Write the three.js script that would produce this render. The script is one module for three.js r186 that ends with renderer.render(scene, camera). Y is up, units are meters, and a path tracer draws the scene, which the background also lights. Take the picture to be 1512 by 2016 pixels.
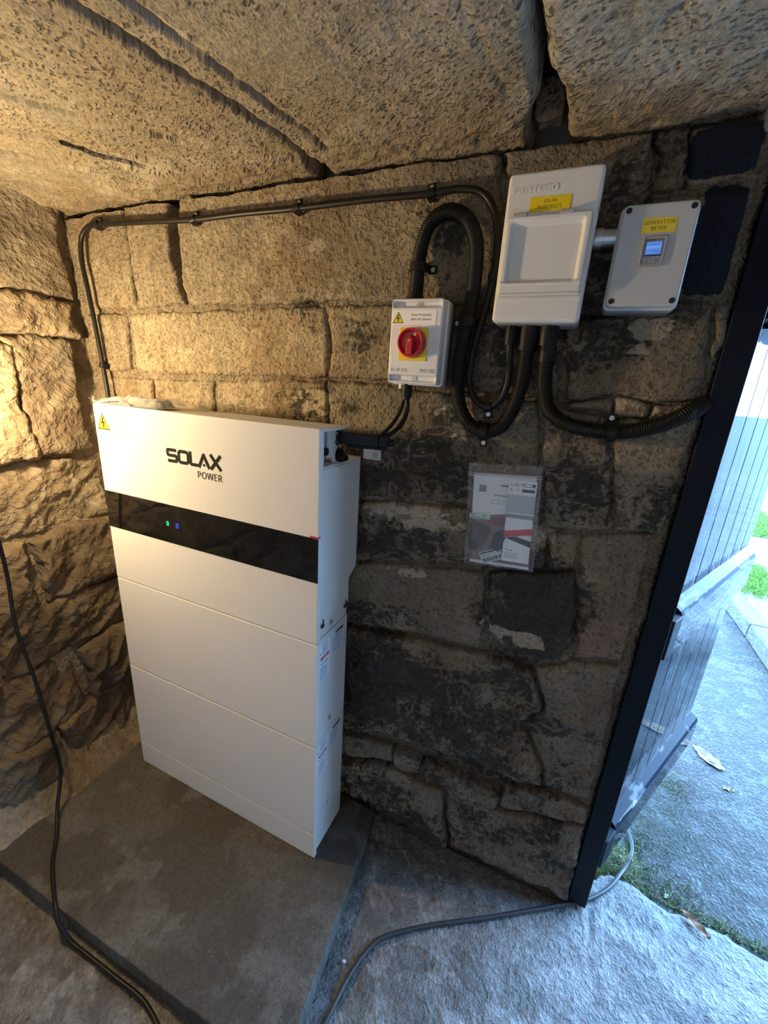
import * as THREE from 'three';
import { RoundedBoxGeometry } from 'three/addons/geometries/RoundedBoxGeometry.js';
import { mergeGeometries } from 'three/addons/utils/BufferGeometryUtils.js';
import { TextGeometry } from 'three/addons/geometries/TextGeometry.js';
import { FontLoader } from 'three/addons/loaders/FontLoader.js';

// ---------------------------------------------------------------- camera, sky, exposure
const scene = new THREE.Scene();
const camera = new THREE.PerspectiveCamera(102.1, 1512 / 2016, 0.02, 200);
camera.position.set(0, 1.3833, 0.985);
camera.up.set(-0.17393, 0.95333, -0.2468);
camera.lookAt(-0.37497, 1.3833 - 0.29585, 0.985 - 0.87856);

const renderer = new THREE.WebGLRenderer();
renderer.toneMapping = THREE.LinearToneMapping;
renderer.toneMappingExposure = 1.0;
renderer.shadowMap.enabled = true;

const SKY = 25;            // brightness of the open blue sky
{
  const w = 256, h = 128, d = new Float32Array(w * h * 4);
  for (let j = 0; j < h; j++) {
    const el = (j + 0.5) / h * 2 - 1;                  // -1 ground .. 1 zenith
    const t = Math.pow(Math.max(el, 0), 0.55);
    for (let i = 0; i < w; i++) {
      const k = (j * w + i) * 4;
      d[k] = SKY * (0.42 - 0.20 * t); d[k + 1] = SKY * (0.73 - 0.20 * t); d[k + 2] = SKY * (1.10 + 0.02 * t); d[k + 3] = 1;
    }
  }
  const sky = new THREE.DataTexture(d, w, h, THREE.RGBAFormat, THREE.FloatType);
  sky.mapping = THREE.EquirectangularReflectionMapping; sky.magFilter = THREE.LinearFilter; sky.needsUpdate = true;
  scene.background = sky;
}
const LAMP = { at: [-1.36, 1.34, 0.52], power: 3.15, color: new THREE.Color(1.0, 0.735, 0.39) };

// ---------------------------------------------------------------- helpers
const clamp = (v, a, b) => (v < a ? a : v > b ? b : v);
const smooth = (a, b, v) => { const t = clamp((v - a) / (b - a), 0, 1); return t * t * (3 - 2 * t); };
const lerp = (a, b, t) => a + (b - a) * t;
function rng(s) { return () => { s = (s + 0x6d2b79f5) | 0; let t = Math.imul(s ^ (s >>> 15), 1 | s); t = (t + Math.imul(t ^ (t >>> 7), 61 | t)) ^ t; return ((t ^ (t >>> 14)) >>> 0) / 4294967296; }; }
const LAT = new Float32Array(65536);
{ const r = rng(77); for (let i = 0; i < 65536; i++) LAT[i] = r(); }
function noise(x, y) {
  const xf = Math.floor(x), yf = Math.floor(y); let u = x - xf, v = y - yf;
  u = u * u * (3 - 2 * u); v = v * v * (3 - 2 * v);
  const x0 = xf & 255, x1 = (xf + 1) & 255, y0 = (yf & 255) << 8, y1 = ((yf + 1) & 255) << 8;
  const a = LAT[y0 + x0], b = LAT[y0 + x1], c = LAT[y1 + x0], e = LAT[y1 + x1];
  return a + (b - a) * u + (c - a) * v + (a - b - c + e) * u * v;
}
function fbm(x, y, o = 4) {
  let s = 0, a = 0.5, n = 0;
  for (let i = 0; i < o; i++) { s += a * noise(x, y); n += a; a *= 0.5; const t = x * 1.6 - y * 1.2 + 17.3; y = x * 1.2 + y * 1.6 + 5.7; x = t; }
  return s / n;
}
const ridge = (x, y, o = 4) => { let s = 0, a = 0.5, n = 0; for (let i = 0; i < o; i++) { const r = 1 - Math.abs(2 * noise(x, y) - 1); s += a * r * r; n += a; a *= 0.5; const t = x * 1.7 - y * 1.1 + 31.1; y = x * 1.1 + y * 1.7 + 9.1; x = t; } return s / n; };

const REP = THREE.MirroredRepeatWrapping;
function dataTex(w, h, data, srgb) {
  const t = new THREE.DataTexture(data, w, h, data.length === w * h ? THREE.RedFormat : THREE.RGBAFormat);
  t.magFilter = THREE.LinearFilter; t.minFilter = THREE.LinearFilter; t.wrapS = t.wrapT = REP;
  if (srgb) t.colorSpace = THREE.SRGBColorSpace;
  t.needsUpdate = true; return t;
}
const toS = (v) => { v = clamp(v, 0, 1); return v <= 0.0031308 ? v * 3294.6 : 255 * (1.055 * Math.pow(v, 1 / 2.4) - 0.055); };
const LUT = new Uint8Array(4097); for (let i = 0; i < 4097; i++) LUT[i] = Math.round(toS(i / 4096));
// surface(): colour and relief of a rough surface. f(x, y, out) fills out = [r, g, b, height] (linear colour, height 0..1)
function surface(w, h, x0, x1, y0, y1, f) {
  const c = new Uint8Array(w * h * 4), b = new Uint8Array(w * h), o = [0, 0, 0, 0];
  for (let j = 0, k = 0; j < h; j++) {
    const y = y0 + (y1 - y0) * (j + 0.5) / h;
    for (let i = 0; i < w; i++, k++) {
      f(x0 + (x1 - x0) * (i + 0.5) / w, y, o);
      c[k * 4] = LUT[(clamp(o[0], 0, 1) * 4096) | 0]; c[k * 4 + 1] = LUT[(clamp(o[1], 0, 1) * 4096) | 0]; c[k * 4 + 2] = LUT[(clamp(o[2], 0, 1) * 4096) | 0]; c[k * 4 + 3] = 255;
      b[k] = clamp(o[3], 0, 1) * 255;
    }
  }
  return { map: dataTex(w, h, c, true), bump: dataTex(w, h, b, false) };
}
const std = (o) => new THREE.MeshStandardMaterial(o);
const phy = (o) => new THREE.MeshPhysicalMaterial(o);
const rgb = (r, g, b) => new THREE.Color().setRGB(r, g, b);

const used = new Map();
function numbered(n) { const k = used.get(n) ?? 0; used.set(n, k + 1); return k ? n + '_' + String(k).padStart(3, '0') : n; }
function shade(o) { o.castShadow = true; o.receiveShadow = true; return o; }
function tag(o, label, category, group, kind) { if (label) o.userData.label = label; if (category) o.userData.category = category; if (group) o.userData.group = group; if (kind) o.userData.kind = kind; return o; }
function thing(name, label, category, pos = [0, 0, 0], group) { const g = new THREE.Group(); g.name = numbered(name); g.position.set(...pos); scene.add(g); return tag(g, label, category, group); }
function struct(name, label) { const g = new THREE.Group(); g.name = name; scene.add(g); return tag(g, label, name.split('_')[0], null, 'structure'); }
function part(name, geo, mat, parent, label) { const m = shade(new THREE.Mesh(geo, mat)); m.name = name; parent.add(m); if (label) m.userData.label = label; return m; }
function solo(name, geo, mat, label, category, group, kind) { const m = shade(new THREE.Mesh(geo, mat)); m.name = numbered(name); scene.add(m); return tag(m, label, category, group, kind); }
const box = (x0, x1, y0, y1, z0, z1) => new THREE.BoxGeometry(x1 - x0, y1 - y0, z1 - z0).translate((x0 + x1) / 2, (y0 + y1) / 2, (z0 + z1) / 2);
const rbox = (x0, x1, y0, y1, z0, z1, r = 0.002, s = 2) => new RoundedBoxGeometry(x1 - x0, y1 - y0, z1 - z0, s, r).translate((x0 + x1) / 2, (y0 + y1) / 2, (z0 + z1) / 2);
const cyl = (r, l, n = 20, r2 = r) => new THREE.CylinderGeometry(r, r2, l, n);
const merge = (list) => mergeGeometries(list.map((g) => { g = g.index ? g.toNonIndexed() : g; for (const k of Object.keys(g.attributes)) if (!['position', 'normal', 'uv'].includes(k)) g.deleteAttribute(k); return g; }));
const v3 = (p) => new THREE.Vector3(...p);
const curve = (pts, tension = 0.5) => new THREE.CatmullRomCurve3(pts.map(v3), false, 'centripetal', tension);
// sweep(): a tube whose radius may change along its length; closed at both ends
function sweep(c, radius, steps, sides = 12) {
  const L = c.getLength(), fr = c.computeFrenetFrames(steps, false), pos = [], uv = [], idx = [];
  for (let i = 0; i <= steps; i++) {
    const p = c.getPointAt(i / steps), r = typeof radius === 'function' ? radius(i / steps * L, L) : radius;
    for (let j = 0; j <= sides; j++) {
      const a = j / sides * Math.PI * 2, s = Math.sin(a) * r, q = Math.cos(a) * r, N = fr.normals[i], B = fr.binormals[i];
      pos.push(p.x + N.x * q + B.x * s, p.y + N.y * q + B.y * s, p.z + N.z * q + B.z * s); uv.push(i / steps * L, j / sides * 0.05);
    }
  }
  const m = sides + 1;
  for (let i = 0; i < steps; i++) for (let j = 0; j < sides; j++) idx.push(i * m + j, i * m + j + 1, (i + 1) * m + j, i * m + j + 1, (i + 1) * m + j + 1, (i + 1) * m + j);
  for (const e of [0, steps]) { const c0 = pos.length / 3, p = c.getPointAt(e / steps); pos.push(p.x, p.y, p.z); uv.push(0, 0); for (let j = 0; j < sides; j++) e ? idx.push(c0, e * m + j, e * m + j + 1) : idx.push(c0, j + 1, j); }
  const g = new THREE.BufferGeometry(); g.setAttribute('position', new THREE.Float32BufferAttribute(pos, 3)); g.setAttribute('uv', new THREE.Float32BufferAttribute(uv, 2)); g.setIndex(idx); g.computeVertexNormals(); return g;
}
const cord = (pts, r, per = 90, sides = 10) => { const c = curve(pts); return sweep(c, r, Math.ceil(c.getLength() * per), sides); };
const corrugated = (pts, r) => { const c = curve(pts), n = Math.round(c.getLength() / 0.00105); return sweep(c, (s) => r * (0.93 + 0.09 * Math.cos(s / 0.0042 * Math.PI * 2)), n, 14); };
// relief(): a moulded box. front z = depth + h(x, y), rounded corners in plan, sides and back closed; centre of the back at the origin
function relief(w, h, depth, R, hf, nx, ny) {
  const pos = [], uv = [], idx = [], m = nx + 1;
  const fit = (x, y) => { const ax = Math.abs(x) - (w / 2 - R), ay = Math.abs(y) - (h / 2 - R); if (ax > 0 && ay > 0) { const a = ax * Math.sqrt(1 - ay * ay / (2 * R * R)), b = ay * Math.sqrt(1 - ax * ax / (2 * R * R)); return [Math.sign(x) * (w / 2 - R + a), Math.sign(y) * (h / 2 - R + b)]; } return [x, y]; };
  for (let j = 0; j <= ny; j++) for (let i = 0; i <= nx; i++) { const x0 = (i / nx - 0.5) * w, y0 = (j / ny - 0.5) * h, [x, y] = fit(x0, y0); pos.push(x, y, depth + hf(x0, y0)); uv.push(i / nx, j / ny); }
  for (let j = 0; j < ny; j++) for (let i = 0; i < nx; i++) { const a = j * m + i; idx.push(a, a + 1, a + m, a + 1, a + m + 1, a + m); }
  const ring = []; for (let i = 0; i < nx; i++) ring.push(i); for (let j = 0; j < ny; j++) ring.push(j * m + nx); for (let i = nx; i > 0; i--) ring.push(ny * m + i); for (let j = ny; j > 0; j--) ring.push(j * m);
  const s0 = pos.length / 3;
  for (const k of ring) { pos.push(pos[k * 3], pos[k * 3 + 1], pos[k * 3 + 2]); uv.push(0, 0); }
  for (const k of ring) { pos.push(pos[k * 3], pos[k * 3 + 1], 0); uv.push(0, 0); }
  const n = ring.length, c = pos.length / 3; pos.push(0, 0, 0); uv.push(0, 0);
  for (let i = 0; i < n; i++) { const a = s0 + i, b = s0 + (i + 1) % n; idx.push(a, a + n, b, b, a + n, b + n); idx.push(c, b + n, a + n); }
  const g = new THREE.BufferGeometry(); g.setAttribute('position', new THREE.Float32BufferAttribute(pos, 3)); g.setAttribute('uv', new THREE.Float32BufferAttribute(uv, 2)); g.setIndex(idx); g.computeVertexNormals(); return g;
}
const edgeOf = (x, y, w, h) => Math.min(w / 2 - Math.abs(x), h / 2 - Math.abs(y));
const bevel = (d, r) => (d >= r ? 0 : -(r - Math.sqrt(Math.max(0, r * r - (r - d) * (r - d)))));
// print(): flat lettering drawn on a canvas, as a thin sheet w x h metres
function canvas(w, h, draw) { const c = document.createElement('canvas'); c.width = w; c.height = h; const g = c.getContext('2d'); draw(g, w, h); const t = new THREE.CanvasTexture(c); t.colorSpace = THREE.SRGBColorSpace; t.magFilter = THREE.LinearFilter; return t; }
function print(name, w, h, px, draw, parent, at, o = {}, rot) {
  const t = canvas(Math.round(w * px), Math.round(h * px), draw);
  const m = part(name, new THREE.PlaneGeometry(w, h), std({ map: t, roughness: 0.5, side: THREE.DoubleSide, ...o }), parent);
  m.position.set(...at); if (rot) m.rotation.set(...rot); return m;
}
const INK = { transparent: true };

// ---------------------------------------------------------------- stone patches
// A stone is a four-sided outline (top, right, bottom, left polylines in wall coordinates) filled with a relief grid and closed behind.
function resample(poly, n) {
  const P = []; for (let i = 0; i < poly.length; i += 2) P.push([poly[i], poly[i + 1]]);
  const L = [0]; for (let i = 1; i < P.length; i++) L.push(L[i - 1] + Math.hypot(P[i][0] - P[i - 1][0], P[i][1] - P[i - 1][1]));
  const at = (t) => { const s = t * L[L.length - 1]; let i = 1; while (i < P.length - 1 && L[i] < s) i++; const u = clamp((s - L[i - 1]) / (L[i] - L[i - 1] || 1), 0, 1); return [lerp(P[i - 1][0], P[i][0], u), lerp(P[i - 1][1], P[i][1], u)]; };
  return { at, len: L[L.length - 1] };
}
function patch(sides, o) {
  const [T, Rr, B, Lf] = sides.map((s) => resample(s));
  const W = Math.max(T.len, B.len), H = Math.max(Rr.len, Lf.len), res = o.res ?? 0.006;
  const S = o.s ?? Array.from({ length: Math.max(4, Math.ceil(W / res)) + 1 }, (_, i, ) => i / Math.max(4, Math.ceil(W / res)));
  const Q = o.t ?? Array.from({ length: Math.max(4, Math.ceil(H / res)) + 1 }, (_, i) => i / Math.max(4, Math.ceil(H / res)));
  const wob = o.wobble ?? 0.004, c00 = T.at(0), c10 = T.at(1), c01 = B.at(1), c11 = B.at(0);
  const pos = [], uv = [], idx = [], m = S.length, n = Q.length;
  const push = (a, b, h) => { pos.push(...o.place(a, b, h)); uv.push(...o.uv(a, b, h)); };
  const flat = [];
  for (let j = 0; j < n; j++) for (let i = 0; i < m; i++) {
    const s = S[i], t = Q[j], tp = T.at(s), bt = B.at(1 - s), lf = Lf.at(1 - t), rt = Rr.at(t);
    let a = (1 - t) * tp[0] + t * bt[0] + (1 - s) * lf[0] + s * rt[0] - ((1 - s) * (1 - t) * c00[0] + s * (1 - t) * c10[0] + (1 - s) * t * c01[0] + s * t * c11[0]);
    let b = (1 - t) * tp[1] + t * bt[1] + (1 - s) * lf[1] + s * rt[1] - ((1 - s) * (1 - t) * c00[1] + s * (1 - t) * c10[1] + (1 - s) * t * c01[1] + s * t * c11[1]);
    const d = Math.min(s * W, (1 - s) * W, t * H, (1 - t) * H), k = wob * Math.max(0, 1 - d / 0.04);
    if (k > 0) { const pa = a, pb = b; a += k * (2 * fbm(pa * 38 + 3, pb * 38, 3) - 1) * 1.6; b += k * (2 * fbm(pa * 38 + 71, pb * 38 + 40, 3) - 1) * 1.6; }
    push(a, b, o.h(a, b, d)); flat.push(a, b);
  }
  for (let j = 0; j < n - 1; j++) for (let i = 0; i < m - 1; i++) { const a = j * m + i; idx.push(a, a + m, a + 1, a + 1, a + m, a + m + 1); }
  const ring = []; for (let i = 0; i < m - 1; i++) ring.push(i); for (let j = 0; j < n - 1; j++) ring.push(j * m + m - 1); for (let i = m - 1; i > 0; i--) ring.push((n - 1) * m + i); for (let j = n - 1; j > 0; j--) ring.push(j * m);
  const s0 = pos.length / 3;
  for (const k of ring) push(flat[k * 2], flat[k * 2 + 1], -o.depth);
  for (let i = 0; i < ring.length; i++) { const a = ring[i], b = ring[(i + 1) % ring.length], A = s0 + i, Bb = s0 + (i + 1) % ring.length; idx.push(a, b, A, b, Bb, A); }
  if (o.flip) for (let i = 0; i < idx.length; i += 3) { const t = idx[i]; idx[i] = idx[i + 1]; idx[i + 1] = t; }
  const g = new THREE.BufferGeometry(); g.setAttribute('position', new THREE.Float32BufferAttribute(pos, 3)); g.setAttribute('uv', new THREE.Float32BufferAttribute(uv, 2)); g.setIndex(idx); g.computeVertexNormals(); return g;
}
const rect = (a0, a1, b0, b1) => [[a0, b1, a1, b1], [a1, b1, a1, b0], [a1, b0, a0, b0], [a0, b0, a0, b1]];
const steps = (...spans) => { const out = [0]; let s = 0; const total = spans.reduce((a, [l]) => a + l, 0); for (const [l, r] of spans) { const n = Math.ceil(l / r); for (let i = 1; i <= n; i++) out.push((s + l * i / n) / total); s += l; } return out; };
const rounded = (d, r) => (d < r ? -r * 0.55 * (1 - Math.sqrt(Math.max(0, 1 - (1 - d / r) * (1 - d / r)))) : 0);

// ---------------------------------------------------------------- back wall: squared sandstone blocks, soot and old paint on the right
const STAINS = {
  soot: [[-0.407, 1.163, 0.150, 0.103, 1.1], [-0.273, 1.195, 0.088, 0.091, 1], [-0.472, 0.972, 0.138, 0.069, 1.2], [-0.293, 0.988, 0.122, 0.050, 0.9], [0.048, 1.204, 0.077, 0.104, 0.9], [-0.008, 0.889, 0.107, 0.111, 1.6], [0.021, 0.783, 0.071, 0.058, 1.3], [-0.198, 0.484, 0.286, 0.201, 1.15], [-0.413, 0.525, 0.186, 0.190, 1.3], [-0.057, 0.422, 0.168, 0.107, 1.0], [-0.032, 0.639, 0.078, 0.095, 1.0], [-0.363, 0.007, 0.236, 0.138, 1.1], [0.107, 0.169, 0.194, 0.113, 0.75], [-0.151, 1.458, 0.103, 0.086, 0.8], [0.010, 1.685, 0.059, 0.079, 1.0], [0.014, 1.787, 0.048, 0.048, 0.8], [0.044, 1.473, 0.070, 0.049, 0.8], [0.145, 1.520, 0.047, 0.027, 0.9], [-0.497, 1.459, 0.082, 0.060, 0.7], [-0.644, 1.313, 0.109, 0.055, 0.8], [-0.520, 1.322, 0.101, 0.039, 0.7], [0.078, 1.779, 0.030, 0.047, 0.8], [0.162, 1.211, 0.035, 0.044, 0.6], [0.197, 1.173, 0.026, 0.077, 0.9], [-0.033, 1.538, 0.082, 0.058, 1.0], [0.058, 1.304, 0.082, 0.043, 0.4], [-0.310, 1.660, 0.056, 0.091, 0.6], [-0.114, 1.204, 0.129, 0.049, 0.5], [-0.003, 1.137, 0.062, 0.072, 0.8], [0.159, 1.305, 0.051, 0.051, 0.4], [-0.647, 1.516, 0.061, 0.073, 0.6]],
  paint: [[0.152, 1.779, 0.050, 0.036, 1], [0.174, 1.642, 0.034, 0.083, 1]],
  pale: [[-0.415, 1.064, 0.073, 0.020, 1.3], [-0.313, 1.055, 0.101, 0.028, 1.3], [-0.243, 1.040, 0.059, 0.019, 1.0], [0.102, 1.511, 0.033, 0.016, 1.4], [0.096, 1.484, 0.017, 0.015, 1.2], [-0.040, 1.056, 0.050, 0.013, 1.3], [-0.098, 1.010, 0.047, 0.026, 0.9], [-0.043, 0.799, 0.062, 0.014, 1.4], [-0.009, 0.780, 0.043, 0.012, 1.3], [0.101, 1.369, 0.035, 0.013, 1.1], [-1.032, 1.735, 0.037, 0.012, 1.0], [-0.649, 1.689, 0.026, 0.015, 1.0], [-0.661, 1.312, 0.049, 0.030, 0.9], [-0.891, 1.323, 0.075, 0.036, 0.7], [-0.114, 0.945, 0.031, 0.011, 1.1], [-0.342, 0.887, 0.045, 0.012, 0.9], [-0.151, 1.458, 0.026, 0.013, 0.6], [-0.261, 1.714, 0.032, 0.019, 0.5], [-0.248, 1.320, 0.047, 0.036, 0.6]],
  red: [[0.146, 0.854, 0.071, 0.108, 0.8], [0.201, 0.627, 0.055, 0.089, 0.9], [-0.012, 1.252, 0.060, 0.056, 0.5], [-0.281, 0.872, 0.125, 0.061, 0.5]],
};
const X0 = -1.64, X1 = 0.26, Y0 = 0, Y1 = 1.9, FIELD = 192;
const fields = {};
for (const [k, list] of Object.entries(STAINS)) {
  const f = fields[k] = new Float32Array(FIELD * FIELD);
  for (let j = 0; j < FIELD; j++) for (let i = 0; i < FIELD; i++) {
    const x = lerp(X0, X1, i / (FIELD - 1)), y = lerp(Y0, Y1, j / (FIELD - 1)); let v = 0;
    for (const [cx, cy, rx, ry, s] of list) { const p = k === 'paint' ? 8 : 2, d = Math.abs((x - cx) / rx) ** p + Math.abs((y - cy) / ry) ** p; if (d < 2.2) v = Math.max(v, s * (1 - d / 2.2)); }
    f[j * FIELD + i] = v;
  }
}
const sample = (f, x, y) => {
  const u = clamp((x - X0) / (X1 - X0), 0, 0.9999) * (FIELD - 1), v = clamp((y - Y0) / (Y1 - Y0), 0, 0.9999) * (FIELD - 1), i = u | 0, j = v | 0, a = u - i, b = v - j, k = j * FIELD + i;
  return (f[k] * (1 - a) + f[k + 1] * a) * (1 - b) + (f[k + FIELD] * (1 - a) + f[k + FIELD + 1] * a) * b;
};
const mixTo = (o, r, g, b, k) => { o[0] += (r - o[0]) * k; o[1] += (g - o[1]) * k; o[2] += (b - o[2]) * k; };
const wallTex = surface(2048, 2048, X0, X1, Y0, Y1, (x, y, o) => {
  const big = fbm(x * 4, y * 4, 3), mid = fbm(x * 19 + 7, y * 19, 3), fine = fbm(x * 130, y * 130 + 11, 3), grain = noise(x * 480, y * 480), streak = noise(x * 120 + mid * 3, y * 22);
  const k = 0.60 + 0.6 * (fine - 0.2) + 0.34 * (grain - 0.5) + 0.25 * (streak - 0.5);
  o[0] = 0.335; o[1] = 0.28; o[2] = 0.195;
  mixTo(o, 0.30, 0.225, 0.14, smooth(0.42, 0.62, big)); mixTo(o, 0.43, 0.36, 0.25, smooth(0.52, 0.66, mid) * 0.6);
  o[0] *= k; o[1] *= k; o[2] *= k;
  const rd = sample(fields.red, x, y); if (rd > 0) mixTo(o, 0.20, 0.115, 0.085, smooth(0.1, 0.4, rd + (mid - 0.5) * 1.2 - 0.3) * 0.6);
  // grime: blotchy black over the damp right hand part
  const damp = smooth(-0.75, -0.25, x + (big - 0.5) * 0.5) * 0.5 + smooth(0.85, 0.3, y + (big - 0.5) * 0.4) * 0.22;
  const gr = smooth(0.36, 0.66, fbm(x * 9 + 40, y * 7, 4) * 0.6 + fine * 0.25 + streak * 0.15 + damp * 0.42 - 0.13) * damp * 1.45;
  mixTo(o, 0.10, 0.087, 0.074, clamp(gr, 0, 0.55));
  const so = sample(fields.soot, x, y);
  if (so > 0) mixTo(o, 0.022, 0.021, 0.021, smooth(-0.08, 0.42, so * 0.9 + (fbm(x * 13, y * 16 + 60, 5) - 0.5) * 1.7 + (fine - 0.5) * 0.9 + (streak - 0.5) * 0.35 - 0.40) * (0.9 - 0.62 * smooth(0.56, 0.68, fbm(x * 48 + y * 20, y * 105 - x * 20, 4)) * (1 - smooth(0.75, 1.1, so))));
  const pl = sample(fields.pale, x, y);
  if (pl > 0) mixTo(o, 0.40, 0.345, 0.26, smooth(0.0, 0.12, pl * 0.8 + (fbm(x * 40, y * 60 + 9, 3) - 0.5) * 1.7 - 0.42) * (0.55 + 0.4 * fine));
  const pa = sample(fields.paint, x, y);
  if (pa > 0) mixTo(o, 0.006, 0.012, 0.024, smooth(0.0, 0.10, pa * 1.5 + (mid - 0.5) * 0.9 + (fine - 0.5) * 0.8 - 0.72));
  const pit = smooth(0.70, 0.80, noise(x * 190 + 9, y * 190));
  o[3] = 0.5 + 0.6 * (fine - 0.5) + 0.16 * (mid - 0.5) + 0.26 * (grain - 0.5) - 0.2 * pit;
  o[0] *= 1 - 0.35 * pit; o[1] *= 1 - 0.35 * pit; o[2] *= 1 - 0.35 * pit;
});
const wuv = (x, y, h = 0) => [(x - X0) / (X1 - X0), (y + 0.9 * Math.min(h - 0.008, 0) - Y0) / (Y1 - Y0)];
const wallMats = [[1, 1, 1], [0.92, 0.9, 0.88], [1.1, 1.06, 1.0], [0.84, 0.82, 0.8], [1.0, 0.95, 0.86]].map(([r, g, b]) => std({ map: wallTex.map, bumpMap: wallTex.bump, bumpScale: 0.0055, roughness: 0.94, color: rgb(r, g, b) }));
const bounceLitMats = [[1.32, 1.28, 1.24], [1.18, 1.15, 1.12]].map(([r, g, b]) => std({ map: wallTex.map, bumpMap: wallTex.bump, bumpScale: 0.0065, roughness: 0.94, color: rgb(r, g, b) }));   // low right blocks, tint raised to stand in for floor bounce light
const mortarMat = std({ map: wallTex.map, bumpMap: wallTex.bump, bumpScale: 0.008, roughness: 1, color: rgb(0.78, 0.76, 0.74) });

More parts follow.
